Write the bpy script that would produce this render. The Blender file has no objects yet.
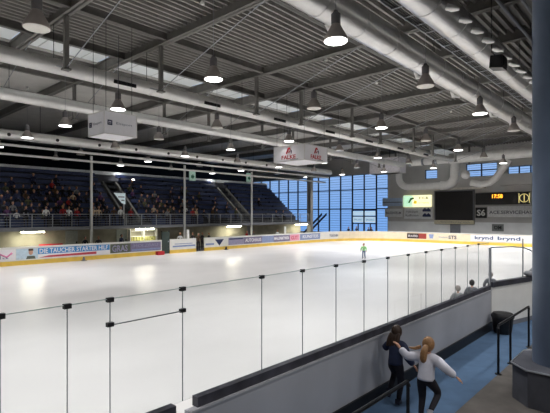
import bpy, bmesh, math, random
from mathutils import Vector, Matrix
R = random.Random(7)
SC = bpy.context.scene
COL = SC.collection
PI = math.pi

# ------------------------------------------------------------------ materials
def _lin(v):
    v /= 255.0
    return v / 12.92 if v <= 0.04045 else ((v + 0.055) / 1.055) ** 2.4
def rgb(r, g, b):
    return (_lin(r), _lin(g), _lin(b), 1.0)
MATS = {}
def mat(name, col, rough=0.6, metal=0.0, vary=0.12, scale=6.0, spec=0.4, emit=0.0, emit_col=None, bump=0.0, stretch=None):
    if name in MATS:
        return MATS[name]
    m = bpy.data.materials.new(name); m.use_nodes = True
    nt = m.node_tree; b = nt.nodes['Principled BSDF']
    tc = nt.nodes.new('ShaderNodeTexCoord')
    ns = nt.nodes.new('ShaderNodeTexNoise'); ns.inputs['Scale'].default_value = scale
    ns.inputs['Detail'].default_value = 4
    if stretch:
        mp = nt.nodes.new('ShaderNodeMapping'); mp.inputs['Scale'].default_value = stretch
        nt.links.new(tc.outputs['Object'], mp.inputs['Vector']); nt.links.new(mp.outputs['Vector'], ns.inputs['Vector'])
    else:
        nt.links.new(tc.outputs['Object'], ns.inputs['Vector'])
    cr = nt.nodes.new('ShaderNodeValToRGB')
    lo = [c * (1 - vary) for c in col[:3]] + [1]; hi = [min(1, c * (1 + vary)) for c in col[:3]] + [1]
    cr.color_ramp.elements[0].color = lo; cr.color_ramp.elements[0].position = 0.3
    cr.color_ramp.elements[1].color = hi; cr.color_ramp.elements[1].position = 0.7
    nt.links.new(ns.outputs['Fac'], cr.inputs['Fac'])
    nt.links.new(cr.outputs['Color'], b.inputs['Base Color'])
    b.inputs['Roughness'].default_value = rough; b.inputs['Metallic'].default_value = metal
    b.inputs['Specular IOR Level'].default_value = spec
    if emit:
        b.inputs['Emission Color'].default_value = emit_col or col
        b.inputs['Emission Strength'].default_value = emit
    if bump:
        bp = nt.nodes.new('ShaderNodeBump'); bp.inputs['Strength'].default_value = bump
        nt.links.new(ns.outputs['Fac'], bp.inputs['Height']); nt.links.new(bp.outputs['Normal'], b.inputs['Normal'])
    MATS[name] = m
    return m
def glass(name, tint, refl=0.08, rough=0.02):
    m = bpy.data.materials.new(name); m.use_nodes = True
    nt = m.node_tree; nt.nodes.clear()
    out = nt.nodes.new('ShaderNodeOutputMaterial'); mx = nt.nodes.new('ShaderNodeMixShader')
    t = nt.nodes.new('ShaderNodeBsdfTransparent'); t.inputs[0].default_value = tint
    g = nt.nodes.new('ShaderNodeBsdfGlossy'); g.inputs['Roughness'].default_value = rough
    f = nt.nodes.new('ShaderNodeFresnel'); f.inputs['IOR'].default_value = 1.10
    ml = nt.nodes.new('ShaderNodeMath'); ml.operation = 'MULTIPLY'; ml.inputs[1].default_value = refl / 0.08
    nt.links.new(f.outputs[0], ml.inputs[0]); nt.links.new(ml.outputs[0], mx.inputs[0])
    nt.links.new(t.outputs[0], mx.inputs[1]); nt.links.new(g.outputs[0], mx.inputs[2])
    nt.links.new(mx.outputs[0], out.inputs[0])
    MATS[name] = m
    return m

M_ice = mat('ice', rgb(231, 229, 227), 0.27, vary=0.035, scale=0.35, spec=0.25, stretch=(1.0, 1.6, 1))
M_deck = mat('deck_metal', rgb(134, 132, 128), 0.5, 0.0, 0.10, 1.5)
M_panel = mat('roof_panel', rgb(196, 194, 190), 0.7, 0.0, 0.08, 1.0)
M_beam = mat('beam_steel', rgb(116, 114, 110), 0.55, 0.0, 0.12, 2.0)
M_duct = mat('duct_metal', rgb(226, 225, 223), 0.34, 0.75, 0.05, 3.0)
M_ductw = mat('duct_white', rgb(236, 235, 232), 0.36, 0.55, 0.04, 3.0)
M_dark = mat('dark_metal', rgb(38, 38, 40), 0.5, 0.2, 0.15, 8)
M_black = mat('black_plastic', rgb(22, 22, 24), 0.45, 0, 0.2, 10)
M_white = mat('white_paint', rgb(232, 232, 228), 0.55, 0, 0.04, 4)
M_board = mat('board_white', rgb(232, 231, 226), 0.4, 0, 0.04, 2)
M_cream = mat('board_reflect_tint', rgb(232, 218, 190), 0.4, 0, 0.06, 2)  # board white shifted to cream for the yellowish reflection at the far end
M_yellow = mat('kick_yellow', rgb(226, 190, 84), 0.45, 0, 0.1, 2)
M_grey = mat('grey_paint', rgb(118, 120, 126), 0.6, 0, 0.08, 3)
M_nearwall = mat('near_board_grey', rgb(164, 166, 172), 0.55, 0, 0.06, 1.2)
M_conc = mat('concrete', rgb(92, 88, 84), 0.85, 0, 0.25, 2.5, bump=0.15)
M_concd = mat('concrete_dark', rgb(68, 68, 70), 0.85, 0, 0.2, 2.0)
M_blue = mat('blue_rubber_floor', rgb(88, 114, 144), 0.75, 0, 0.12, 3.0, spec=0.2)
M_wall = mat('dark_wall', rgb(36, 38, 40), 0.8, 0, 0.15, 0.6)
M_endwall = mat('end_wall', rgb(190, 188, 185), 0.7, 0, 0.06, 0.7)
M_endlight = mat('end_wall_light', rgb(228, 230, 230), 0.7, 0, 0.06, 0.7)
M_navy = mat('navy_bench', rgb(44, 56, 90), 0.5, 0, 0.2, 5)
M_tier = mat('tier_concrete', rgb(62, 64, 70), 0.85, 0, 0.2, 2)
M_aisle = mat('aisle_concrete', rgb(104, 104, 100), 0.8, 0, 0.15, 2)
M_column = mat('column_paint', rgb(100, 114, 136), 0.4, 0, 0.08, 2, spec=0.5)
M_rail = mat('rail_steel', rgb(150, 154, 160), 0.4, 0.5, 0.1, 6)
M_handrail = mat('handrail', rgb(30, 32, 36), 0.3, 0.4, 0.1, 6)
M_pole = mat('pole_grey', rgb(205, 205, 202), 0.5, 0.1, 0.06, 4)
M_lampgrey = mat('lamp_housing', rgb(168, 160, 154), 0.5, 0.1, 0.06, 8)
M_lenson = mat('lens_lit', rgb(255, 252, 246), 0.3, 0, 0.01, 8, emit=9.0, emit_col=(1, 0.985, 0.96, 1))
M_lensoff = mat('lens_unlit', rgb(238, 236, 228), 0.25, 0, 0.03, 8)
M_tube = mat('tube_lit', rgb(255, 252, 220), 0.3, 0, 0.01, 8, emit=24.0, emit_col=(1, 0.95, 0.74, 1))
M_mull = mat('mullion', rgb(30, 40, 58), 0.5, 0.2, 0.1, 8)
M_red = mat('red_paint', rgb(190, 40, 52), 0.5, 0, 0.1, 6)
M_navyprint = mat('navy_print', rgb(44, 54, 92), 0.5, 0, 0.1, 6)
M_skin = mat('skin', rgb(206, 158, 132), 0.6, 0, 0.06, 10)
M_hairbr = mat('hair_brown', rgb(58, 42, 32), 0.5, 0, 0.25, 30)
M_hairbl = mat('hair_blond', rgb(150, 112, 74), 0.5, 0, 0.25, 30)
G_rink = glass('rink_glass', (0.938, 0.95, 0.952, 1), 0.02, 0.0)
G_fac = glass('facade_glass', (0.90, 0.93, 0.95, 1), 0.10, 0.03)
# skylight pane: pale translucent plastic lit by the sky above and the ice below
m = bpy.data.materials.new('skylight_plastic'); m.use_nodes = True
nt = m.node_tree; nt.nodes.clear()
_o = nt.nodes.new('ShaderNodeOutputMaterial'); _a = nt.nodes.new('ShaderNodeMixShader'); _a.inputs[0].default_value = 0.55
_t = nt.nodes.new('ShaderNodeBsdfTranslucent'); _t.inputs[0].default_value = (0.96, 0.95, 0.93, 1)
_d = nt.nodes.new('ShaderNodeBsdfDiffuse'); _d.inputs[0].default_value = (0.78, 0.79, 0.79, 1)
nt.links.new(_t.outputs[0], _a.inputs[1]); nt.links.new(_d.outputs[0], _a.inputs[2]); nt.links.new(_a.outputs[0], _o.inputs[0])
M_sky = m

# ------------------------------------------------------------------ mesh helpers
class MB:
    def __init__(self): self.bm = bmesh.new()
    def box(self, x0, y0, z0, x1, y1, z1, rot=None, piv=None):
        vs = [self.bm.verts.new(p) for p in ((x0,y0,z0),(x1,y0,z0),(x1,y1,z0),(x0,y1,z0),(x0,y0,z1),(x1,y0,z1),(x1,y1,z1),(x0,y1,z1))]
        for f in ((0,3,2,1),(4,5,6,7),(0,1,5,4),(1,2,6,5),(2,3,7,6),(3,0,4,7)):
            self.bm.faces.new([vs[i] for i in f])
        return self
    def prism(self, poly, a, b, axis):
        # poly of 2-D points extruded from a to b along axis ('x','y','z')
        def P(u, v, w): return {'x': (w, u, v), 'y': (u, w, v), 'z': (u, v, w)}[axis]
        A = [self.bm.verts.new(P(u, v, a)) for u, v in poly]; B = [self.bm.verts.new(P(u, v, b)) for u, v in poly]
        n = len(poly)
        self.bm.faces.new(A[::-1]); self.bm.faces.new(B)
        for i in range(n): self.bm.faces.new((A[i], A[(i+1) % n], B[(i+1) % n], B[i]))
        return self
    def slab(self, p0, p1, t, z0, z1):
        # upright slab between two plan points
        p0 = Vector(p0); p1 = Vector(p1); d = (p1 - p0).normalized(); n = Vector((-d.y, d.x)) * t / 2
        return self.prism([tuple(p0 - n), tuple(p1 - n), tuple(p1 + n), tuple(p0 + n)], z0, z1, 'z')
    def tube(self, pts, r, n=10, cap=True):
        pts = [Vector(p) for p in pts]; rs = r if isinstance(r, (list, tuple)) else [r] * len(pts)
        rings = []; prev = None
        for i, p in enumerate(pts):
            if i == 0: d = pts[1] - p
            elif i == len(pts) - 1: d = p - pts[-2]
            else: d = (pts[i+1] - p).normalized() + (p - pts[i-1]).normalized()
            d.normalize()
            if prev is None:
                u = d.cross(Vector((0, 0, 1)))
                if u.length < 1e-3: u = d.cross(Vector((0, 1, 0)))
            else:
                u = prev - d * prev.dot(d)
            u.normalize(); prev = u; w = d.cross(u)
            sc = 1.0
            if 0 < i < len(pts) - 1:
                c = (pts[i+1] - p).normalized().dot((p - pts[i-1]).normalized())
                sc = 1.0 / max(0.5, math.sqrt((1 + c) / 2))
            rings.append([self.bm.verts.new(p + (u * math.cos(2*PI*k/n) + w * math.sin(2*PI*k/n)) * rs[i]) for k in range(n)])
        for a, b in zip(rings, rings[1:]):
            for k in range(n): self.bm.faces.new((a[k], a[(k+1) % n], b[(k+1) % n], b[k]))
        if cap:
            self.bm.faces.new(rings[0][::-1]); self.bm.faces.new(rings[-1])
        return self
    def lathe(self, prof, n=20, c=(0, 0)):
        rings = [[self.bm.verts.new((c[0] + r*math.cos(2*PI*k/n), c[1] + r*math.sin(2*PI*k/n), z)) for k in range(n)] for r, z in prof]
        for a, b in zip(rings, rings[1:]):
            for k in range(n): self.bm.faces.new((a[k], a[(k+1) % n], b[(k+1) % n], b[k]))
        self.bm.faces.new(rings[0][::-1]); self.bm.faces.new(rings[-1])
        return self
    def ball(self, c, s, u=12, v=8):
        bmesh.ops.create_uvsphere(self.bm, u_segments=u, v_segments=v, radius=1.0,
            matrix=Matrix.Translation(c) @ Matrix.Diagonal((s[0], s[1], s[2], 1)))
        return self
    def build(self, name, m, parent=None, smooth=False, **tags):
        bmesh.ops.recalc_face_normals(self.bm, faces=self.bm.faces[:])
        me = bpy.data.meshes.new(name); self.bm.to_mesh(me); self.bm.free()
        me.materials.append(m)
        if smooth:
            for p in me.polygons: p.use_smooth = True
            me.set_sharp_from_angle(angle=math.radians(40))
        o = bpy.data.objects.new(name, me); COL.objects.link(o)
        if parent is not None: o.parent = parent
        else:
            xs = [v.co.x for v in me.vertices]; ys = [v.co.y for v in me.vertices]; zs = [v.co.z for v in me.vertices]
            c = Vector(((min(xs)+max(xs))/2, (min(ys)+max(ys))/2, min(zs)))
            me.transform(Matrix.Translation(-c)); o.location = c
        for k, v in tags.items(): o[k] = v
        return o
def thing(name, label, cat, loc=(0, 0, 0), rotz=0.0, group=None, kind=None):
    o = bpy.data.objects.new(name, None); COL.objects.link(o); o.empty_display_size = 0.2
    o.location = loc; o.rotation_euler = (0, 0, rotz); o['label'] = label; o['category'] = cat
    if group: o['group'] = group
    if kind: o['kind'] = kind
    return o
def struct(o, label, cat):
    o['kind'] = 'structure'; o['label'] = label; o['category'] = cat
    return o
def tag(o, label, cat, group=None):
    o['label'] = label; o['category'] = cat
    if group: o['group'] = group
    return o
def text(body, m, parent, loc, width, height, face, name='lettering', bold=0.0):
    cu = bpy.data.curves.new(name, 'FONT'); cu.body = body; cu.align_x = 'CENTER'; cu.align_y = 'CENTER'
    cu.extrude = 0.004; cu.offset = bold; cu.resolution_u = 2
    t = bpy.data.objects.new('tmp', cu); COL.objects.link(t)
    bpy.context.view_layer.update()
    me = bpy.data.meshes.new_from_object(t.evaluated_get(bpy.context.evaluated_depsgraph_get()))
    bpy.data.objects.remove(t)
    xs = [v.co.x for v in me.vertices]; ys = [v.co.y for v in me.vertices]
    cx, cy = (min(xs)+max(xs))/2, (min(ys)+max(ys))/2
    sx, sy = width/(max(xs)-min(xs)), height/(max(ys)-min(ys))
    me.transform(Matrix.Diagonal((sx, sy, 1, 1)) @ Matrix.Translation((-cx, -cy, 0)))
    rz = {'-y': 0.0, '-x': -PI/2}.get(face, face)
    me.transform(Matrix.Rotation(rz, 4, 'Z') @ Matrix.Rotation(PI/2, 4, 'X'))
    me.name = name; me.materials.clear(); me.materials.append(m)
    o = bpy.data.objects.new(name, me); COL.objects.link(o); o.parent = parent; o.location = loc
    return o
ORD = ['first','second','third','fourth','fifth','sixth','seventh','eighth','ninth','tenth','eleventh','twelfth','thirteenth','fourteenth',
 'fifteenth','sixteenth','seventeenth','eighteenth','nineteenth','twentieth','twenty-first','twenty-second','twenty-third','twenty-fourth',
 'twenty-fifth','twenty-sixth','twenty-seventh','twenty-eighth','twenty-ninth','thirtieth']

# ------------------------------------------------------------------ layout (metres; ice at z=0, x along the rink, y across it)
BY, FY, EX = 4.5, 32.3, 51.5           # near boards, far boards, end boards
CE = 12.5                              # roof deck
WX = 61.7                              # end wall
BEAMS = [1.2, 8.1, 12.8, 19.7, 24.1, 30.6, 35.2, 41.8, 46.4, 53.0, 57.6]

# ------------------------------------------------------------------ camera, sky
cam = bpy.data.cameras.new('camera'); co = bpy.data.objects.new('camera', cam); COL.objects.link(co)
co.location = (0, 0, 3.4); co.rotation_euler = (PI/2, 0, math.radians(-47.8))
cam.sensor_width = 36; cam.lens = 445/550*36; cam.shift_y = 7.5/550; cam.clip_end = 300
SC.camera = co
w = bpy.data.worlds.new('World'); SC.world = w; w.use_nodes = True
nt = w.node_tree; bg = nt.nodes['Background']
tc = nt.nodes.new('ShaderNodeTexCoord'); sp = nt.nodes.new('ShaderNodeSeparateXYZ'); cr = nt.nodes.new('ShaderNodeValToRGB')
nt.links.new(tc.outputs['Generated'], sp.inputs[0]); nt.links.new(sp.outputs['Z'], cr.inputs['Fac']); nt.links.new(cr.outputs['Color'], bg.inputs['Color'])
cr.color_ramp.elements[0].position = 0.0; cr.color_ramp.elements[0].color = (0.25, 0.48, 0.95, 1)
cr.color_ramp.elements[1].position = 0.6; cr.color_ramp.elements[1].color = (1.0, 1.06, 1.05, 1)
bg.inputs['Strength'].default_value = 1.0
SC.view_settings.view_transform = 'Standard'; SC.view_settings.look = 'None'; SC.view_settings.gamma = 1.0
SC.view_settings.use_curve_mapping = False; SC.view_settings.exposure = 0.0
SC.cycles.use_denoising = True; SC.cycles.max_bounces = 10; SC.cycles.transparent_max_bounces = 24
SC.cycles.sample_clamp_indirect = 4.0

# ------------------------------------------------------------------ setting: floors, walls
struct(MB().box(-12, BY + .06, -.25, EX + .2, FY + .1, 0).build('floor_ice', M_ice), 'white ice sheet of the hockey rink', 'ice rink')
struct(MB().box(-12, FY + .1, -.3, EX + .2, 62, 0).box(EX + .2, 4.3, -.3, 62, 62, 0).build('floor_concourse', M_concd), 'dark concrete floor behind the far boards', 'floor')
struct(MB().box(-12, 3.0, -.5, 19, BY + .06, -.3).build('floor_walkway', M_blue), 'blue rubber walkway floor beside the near boards', 'floor')
struct(MB().box(-12, -8, -.6, 62, 3.0, -.2).box(19, 3.0, -.6, 62, 4.3, -.2).build('floor_terrace', M_conc), 'rough brown grey concrete terrace beside the blue walkway', 'floor')
struct(MB().box(-12.3, -8.3, -.6, -12, 62, CE).build('wall_back', M_wall), 'dark hall wall behind the viewer', 'wall')
struct(MB().box(-12, -8.3, -.6, 62, -8, CE).build('wall_right', M_wall), 'dark hall wall along the near side', 'wall')
struct(MB().box(-12, 62, -.3, 47.0, 62.3, CE).build('wall_left', M_wall), 'dark wall far behind the spectator stands', 'wall')
struct(MB().box(47.0, 62, -.3, 62, 62.3, CE).build('wall_side', M_wall), 'dark side wall beyond the glazed end', 'wall')
# end wall with openings for the facade and the high windows
ew = MB()
WINS = [(12.2, 16.05, 8.45, 9.45), (17.3, 21.2, 8.35, 10.1), (25.1, 26.9, 8.4, 9.7)]
FC0, FC1, FZ1 = 32.75, 61.9, 9.7
ys = [-8, 12.2, 16.05, 17.3, 21.2, 25.1, 26.9, FC0]
for a, b in zip(ys, ys[1:]):
    wn = [q for q in WINS if abs(q[0] - a) < .01]
    if wn:
        ew.box(WX, a, -.6, WX + .3, b, wn[0][2]); ew.box(WX, a, wn[0][3], WX + .3, b, CE)
    else: ew.box(WX, a, -.6, WX + .3, b, CE)
ew.box(WX, FC0, FZ1, WX + .3, 62, CE); ew.box(WX, FC0, -.6, WX + .3, 62, .3)
struct(ew.build('wall_end', M_endwall), 'grey end wall carrying the scoreboard and signs', 'wall')
struct(MB().box(WX - .06, 12, -.1, WX, 32.7, 2.3).build('wall_end_dado', M_endlight), 'paler grey lower band of the end wall', 'wall')
struct(MB().box(WX - .9, 18.6, 6.72, WX - .02, 29.3, 6.95).build('trim_1', mat('ledge', rgb(214, 208, 198), .5)), 'pale ledge above the video screen on the end wall', 'ledge')
struct(MB().box(WX - 1.6, 11, 7.0, WX, 16.6, 8.35).build('trim_2', M_endwall), 'grey boxed duct enclosure at the top right of the end wall', 'enclosure')

# facade window (one window, its bars a part)
def window(idx, y0, y1, z0, z1, step_y, zs, louv, label):
    g = MB().box(WX + .12, y0, z0, WX + .14, y1, z1).build('window_%d' % idx, G_fac)
    struct(g, label, 'window')
    base = g.location.copy()
    fr = MB(); n = max(1, round((y1 - y0) / step_y))
    for i in range(n + 1):
        y = y0 + (y1 - y0) * i / n
        fr.box(WX + .02, y - .06, z0, WX + .28, y + .06, z1)
    for z in [z0, z1] + zs: fr.box(WX + .04, y0, z - .07, WX + .26, y1, z + .07)
    f = fr.build('window_frame', M_mull, None); f.parent = g; f.location = f.location - base
    if louv:
        lv = MB(); z = z0 + louv
        while z < z1 - .05:
            lv.box(WX + .32, y0, z - .022, WX + .40, y1, z + .022); z += louv
        l = lv.build('louvre', mat('louvre_blue', rgb(100, 134, 190), .5), None); l.parent = g; l.location = l.location - base
    return g
window(1, FC0, 34.78, .3, FZ1, 2.1, [4.2, 7.3], .40, 'blue glazed facade strip right of the glass doors')
window(2, 39.13, FC1, .3, FZ1, 2.27, [4.2, 7.3], .40, 'tall blue glazed facade with dark mullions behind the far rink end')
window(3, 34.78, 39.13, 4.15, FZ1, 2.17, [7.3], .40, 'blue glazing above the glass double doors')
window(4, *WINS[0], 1.28, [], .3, 'high strip window at the right end of the end wall')
window(5, *WINS[1], 1.95, [9.2], .3, 'high two-pane window left of the curved duct')
window(6, *WINS[2], 1.8, [], .3, 'small high window between the hanging ducts')
M_doorf = mat('door_frame_navy', rgb(24, 34, 54), .5)
d = struct(MB().box(WX + .12, 34.78, .3, WX + .14, 39.13, 4.05).build('door_1', G_fac), 'glass double doors with white lettered panes in the blue facade', 'door')
f = MB()
for y in (34.78, 36.95, 39.13): f.box(-.14, y - 36.955 - .1, 0, .1, y - 36.955 + .1, 3.75)
for y in (35.85, 38.05): f.box(-.1, y - 36.955 - .05, 0, .1, y - 36.955 + .05, 1.6)
for z in (.06, 1.6, 2.75, 3.7): f.box(-.12, -2.17, z - .08, .1, 2.17, z + .08)
f.build('door_frame', M_doorf, d)
M_trans = mat('lit_transom', rgb(205, 226, 245), .4, emit=.75, emit_col=(.55, .78, 1, 1))
for y0, y1 in ((-2.05, -.12), (.12, 2.05)):
    t = MB().box(-.02, y0, 1.75, .02, y1, 2.65).build('transom', M_trans, d)
    text('EINGANG', M_navyprint, d, (-.05, (y0+y1)/2, 2.2), 1.5, .3, '-x')
    MB().box(-.02, y0, 2.86, .02, y1, 3.55).build('transom', M_trans, d)

# columns
for i, x in enumerate((8.0, 17.1, 26.5, 35.8)):
    struct(MB().tube([(x, 36.05, 0), (x, 36.05, 8.2)], .11, 12).build('column', M_pole, smooth=True), 'slim grey steel post on the gallery edge, %s from the left' % ORD[i], 'column')
struct(MB().box(47.2, 36.4, 0, 47.75, 37.0, 10).build('column', M_beam), 'thick dark square post in front of the blue glazing', 'column')
cm = struct(MB().lathe([(.42, .5), (.42, CE)], 32, (10.1, 1.75)).build('column', M_column, smooth=True), 'large round blue grey column on a concrete pedestal', 'column')
pd = MB()
a, k = .82, .34
octo = [(-a, -a + k), (-a, a - k), (-a + k, a), (a - k, a), (a, a - k), (a, -a + k), (a - k, -a), (-a + k, -a)]
pd.prism([(10.1 + u, 1.6 + v) for u, v in octo], -.2, .5, 'z')
po = struct(pd.build('column_pedestal', mat('pedestal_concrete', rgb(84, 86, 94), .8, 0, .15, 3)), 'dark chamfered concrete pedestal under the round column', 'pedestal')
e = MB(); a2 = a + .02
o2 = [(-a2, -a2 + k), (-a2, a2 - k), (-a2 + k, a2), (a2 - k, a2), (a2, a2 - k), (a2, -a2 + k), (a2 - k, -a2), (-a2 + k, -a2)]
for p, q in zip(o2, o2[1:] + o2[:1]): e.tube([(p[0], p[1], .69), (q[0], q[1], .69)], .02, 6)
ee = e.build('edge_angle', M_rail, po); ee.location = (0, 0, 0)

# ------------------------------------------------------------------ roof
dk = MB(); bm = dk.bm
def deck(y0, y1):
    pts = []; y = y0; p = .36
    while y < y1 - p:
        pts += [(y, CE), (y + .19, CE), (y + .22, CE - .2), (y + .32, CE - .2)]; y += p
    pts.append((y1, CE))
    A = [bm.verts.new((-12, a, b)) for a, b in pts]; B = [bm.verts.new((62, a, b)) for a, b in pts]
    A2 = [bm.verts.new((-12, a, CE + .1)) for a, b in pts]; B2 = [bm.verts.new((62, a, CE + .1)) for a, b in pts]
    for i in range(len(pts) - 1):
        bm.faces.new((A[i], A[i+1], B[i+1], B[i])); bm.faces.new((A2[i], B2[i], B2[i+1], A2[i+1]))
deck(4.3, 23.2)
SKY0, SKY1 = 23.2, 25.9
struct(dk.build('ceiling', M_deck), 'grey ribbed metal roof deck over the near half', 'ceiling')
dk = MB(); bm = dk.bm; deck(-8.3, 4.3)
struct(dk.build('ceiling_right', mat('deck_shaded', rgb(62, 60, 60), .6)), 'dark ribbed roof deck above the near terrace', 'ceiling')  # deck tone darkened to stand in for the scant light here
struct(MB().box(-12, SKY1, CE - .05, 62, 62.3, CE + .1).build('ceiling_far', M_panel), 'smooth pale grey roof panels over the far half', 'ceiling')
for i, x in enumerate(BEAMS):
    b = MB()
    b.box(x - .17, -8, 11.9, x - .05, 61.7, 11.94).box(x + .05, -8, 11.9, x + .17, 61.7, 11.94).box(x - .16, -8, CE - .06, x + .16, 61.7, CE).box(x - .06, -8, 11.92, x - .03, 61.7, CE).box(x + .03, -8, 11.92, x + .06, 61.7, CE)
    bo = struct(b.build('beam', M_beam), 'grey steel roof beam crossing the hall, %s from the near end' % ORD[i], 'beam')
    bx, by, bz = bo.location
    for yc, s in ((19.4, 7.3), (29.4, 6.0)):
        t = MB().box(x - .09, yc - .09, 9.6, x + .09, yc + .09, 11.9)
        t.box(x - .16, yc - .16, 9.55, x + .16, yc + .16, 9.62)
        tt = t.build('king_post', M_beam, bo); tt.location = (-bx, -by, -bz)
        for q in (-1, 1):
            rr = MB().tube([(x, yc, 9.65), (x, yc + q * s, 11.9)], .022, 6).build('tie_rod', M_rail, bo); rr.location = (-bx, -by, -bz)
PUR = [(1.5, 'nearest'), (12.0, 'beside the wide smooth duct'), (18.8, 'along the first king posts'), (22.9, 'near edge of the skylight'), (26.2, 'far edge of the skylight'), (29.4, 'along the second king posts'), (35.6, 'above the far boards')]
for i, (y, q) in enumerate(PUR):
    b = MB().box(-12, y - .12, 11.98, 62, y + .12, 12.03).box(-12, y - .03, 11.98, 62, y + .03, CE - .06)
    struct(b.build('purlin', M_beam), 'long steel roof purlin running the length of the rink, %s' % q, 'beam')
for i, (x0, x1) in enumerate(zip(BEAMS, BEAMS[1:])):
    o = struct(MB().box(x0 + .17, SKY0, CE + .02, x1 - .17, SKY1, CE + .05).build('window_%d' % (7 + i), M_sky), 'pale translucent skylight panel, bay %s from the near end' % ORD[i], 'skylight')
    c = o.location.copy()
    fm = MB().box(x0 + .17, SKY0 - .02, CE - .2, x1 - .17, SKY0 + .16, CE + .01).build('skylight_frame', M_white, None)
    fm.parent = o; fm.location = fm.location - c
    gb = MB(); n = 4
    for j in range(1, n):
        x = x0 + (x1 - x0) * j / n; gb.box(x - .02, SKY0, CE - .01, x + .02, SKY1, CE + .02)
    g2 = gb.build('glazing_bar', M_pole, None); g2.parent = o; g2.location = g2.location - c

# smoke detectors under the deck
for i, (x, y, q) in enumerate(((7.4, 14.9, 'nearest'), (11.8, 14.8, 'left of the hanging lit lamp'), (20.9, 15.0, 'beyond the second beam pair'), (26.9, 15.1, 'above the red emblem cube'), (38.8, 14.6, 'near the far bays'), (11.5, 34.0, 'over the far boards'))):
    tag(MB().lathe([(.03, CE - .32), (.09, CE - .3), (.1, CE - .22), (.05, CE - .14)], 12, (x, y)).build('smoke_detector', M_white), 'small white smoke detector under the roof deck, %s' % q, 'smoke detector', 'smoke detectors')

# ------------------------------------------------------------------ pendant floodlights
def make_lamp(lit):
    t = thing('pendant_lamp', '', 'lamp', group='bell pendant floodlights')
    sh = MB().lathe([(.345, 0), (.35, .03), (.31, .15), (.2, .34), (.14, .46), (.12, .5)], 24).build('lamp_shade', M_lampgrey, t, smooth=True)
    MB().lathe([(.13, .48), (.14, .5), (.14, .78), (.09, .82), (.05, .9)], 16).build('ballast_housing', mat('ballast_grey', rgb(100, 98, 100), .5), t, smooth=True)
    MB().lathe([(.33, -.012), (.335, .0), (.2, .01)], 24).build('lens', M_lenson if lit else M_lensoff, sh)
    MB().tube([(0, 0, .88), (0, 0, 3.42)], .008, 6).build('suspension_rod', M_rail, t)
    return t
def dup(root, loc, label, group=None):
    r = root.copy(); COL.objects.link(r); r.location = loc; r['label'] = label
    if group: r['group'] = group
    for ch in root.children:
        c = ch.copy(); COL.objects.link(c); c.parent = r
        for g_ in ch.children:
            d_ = g_.copy(); COL.objects.link(d_); d_.parent = c
    return r
P_on, P_off = make_lamp(True), make_lamp(False)
LX = [4.6, 10.8, 17.0, 23.5, 29.7, 35.8, 42.0, 48.0]
LY = [7.4, 12.9, 20.0, 26.0, 31.9, 37.8, 43.0]
used = {True: False, False: False}
ROWN = ['row nearest the near boards', 'second row from the near boards', 'third row from the near boards', 'middle row', 'row over the far boards', 'row over the gallery rail', 'row over the top of the stands']
LAMP_W = 1800.0
SHOW = []
for j, y in enumerate(LY):
    cnt = {True: 0, False: 0}
    for i, x in enumerate(LX):
        lit = i % 2 == 1
        zc = .741*x + .672*y; xc = .672*x - .741*y; px = 275 + 445*xc/zc; py = 214 - 445*5.1/zc
        if px < -12 or px > 540 or py < -8: continue
        if j == 6 and x > 47: continue
        lab = '%s bell-shaped pendant floodlight, %s such in the %s' % ('lit' if lit else 'switched-off', ORD[cnt[lit]], ROWN[j]); cnt[lit] += 1
        src = P_on if lit else P_off
        if not used[lit]:
            used[lit] = True; o = src; o.location = (x, y, 8.44); o['label'] = lab
        else: o = dup(src, (x, y, 8.44), lab)
for j, y in enumerate(LY):
    for x in [-1.7] + [q for i, q in enumerate(LX) if i % 2 == 1]:
        if j == 6 and x > 47: continue
        ld = bpy.data.lights.new('lamp_or_fill_light', 'SPOT'); ld.spot_size = math.radians(150 if x > 45 and j < 5 else (118 if j < 4 else 96)); ld.spot_blend = .55
        ld.energy = LAMP_W * (1.75 if x > 45 else 1.4 if x > 20 else 1.06) * (1.0 if j < 4 else (.6 if j == 4 else .16)); ld.shadow_soft_size = .3; ld.color = (1, .985, .985)
        lo = bpy.data.objects.new('lamp_or_fill_light', ld); COL.objects.link(lo); lo.location = (x, y, 8.36)

for x in (4.7, 10.8, 17.0, 23.5):          # added unseen fill spots, brightening the walkway and near wall
    ld = bpy.data.lights.new('lamp_or_fill_light', 'SPOT'); ld.spot_size = math.radians(130); ld.spot_blend = .6
    ld.energy = 520; ld.shadow_soft_size = .3; ld.color = (1, .985, .985)
    lo = bpy.data.objects.new('lamp_or_fill_light', ld); COL.objects.link(lo); lo.location = (x, 0.6, 8.42)
    ld = bpy.data.lights.new('lamp_or_fill_light', 'SPOT'); ld.spot_size = math.radians(100); ld.spot_blend = .6
    ld.energy = 620; ld.shadow_soft_size = 1.6; ld.color = (1, .985, .985)
    lo = bpy.data.objects.new('lamp_or_fill_light', ld); COL.objects.link(lo); lo.location = (x, -6.5, 7.0); lo.rotation_euler = (math.radians(52), 0, 0)

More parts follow.
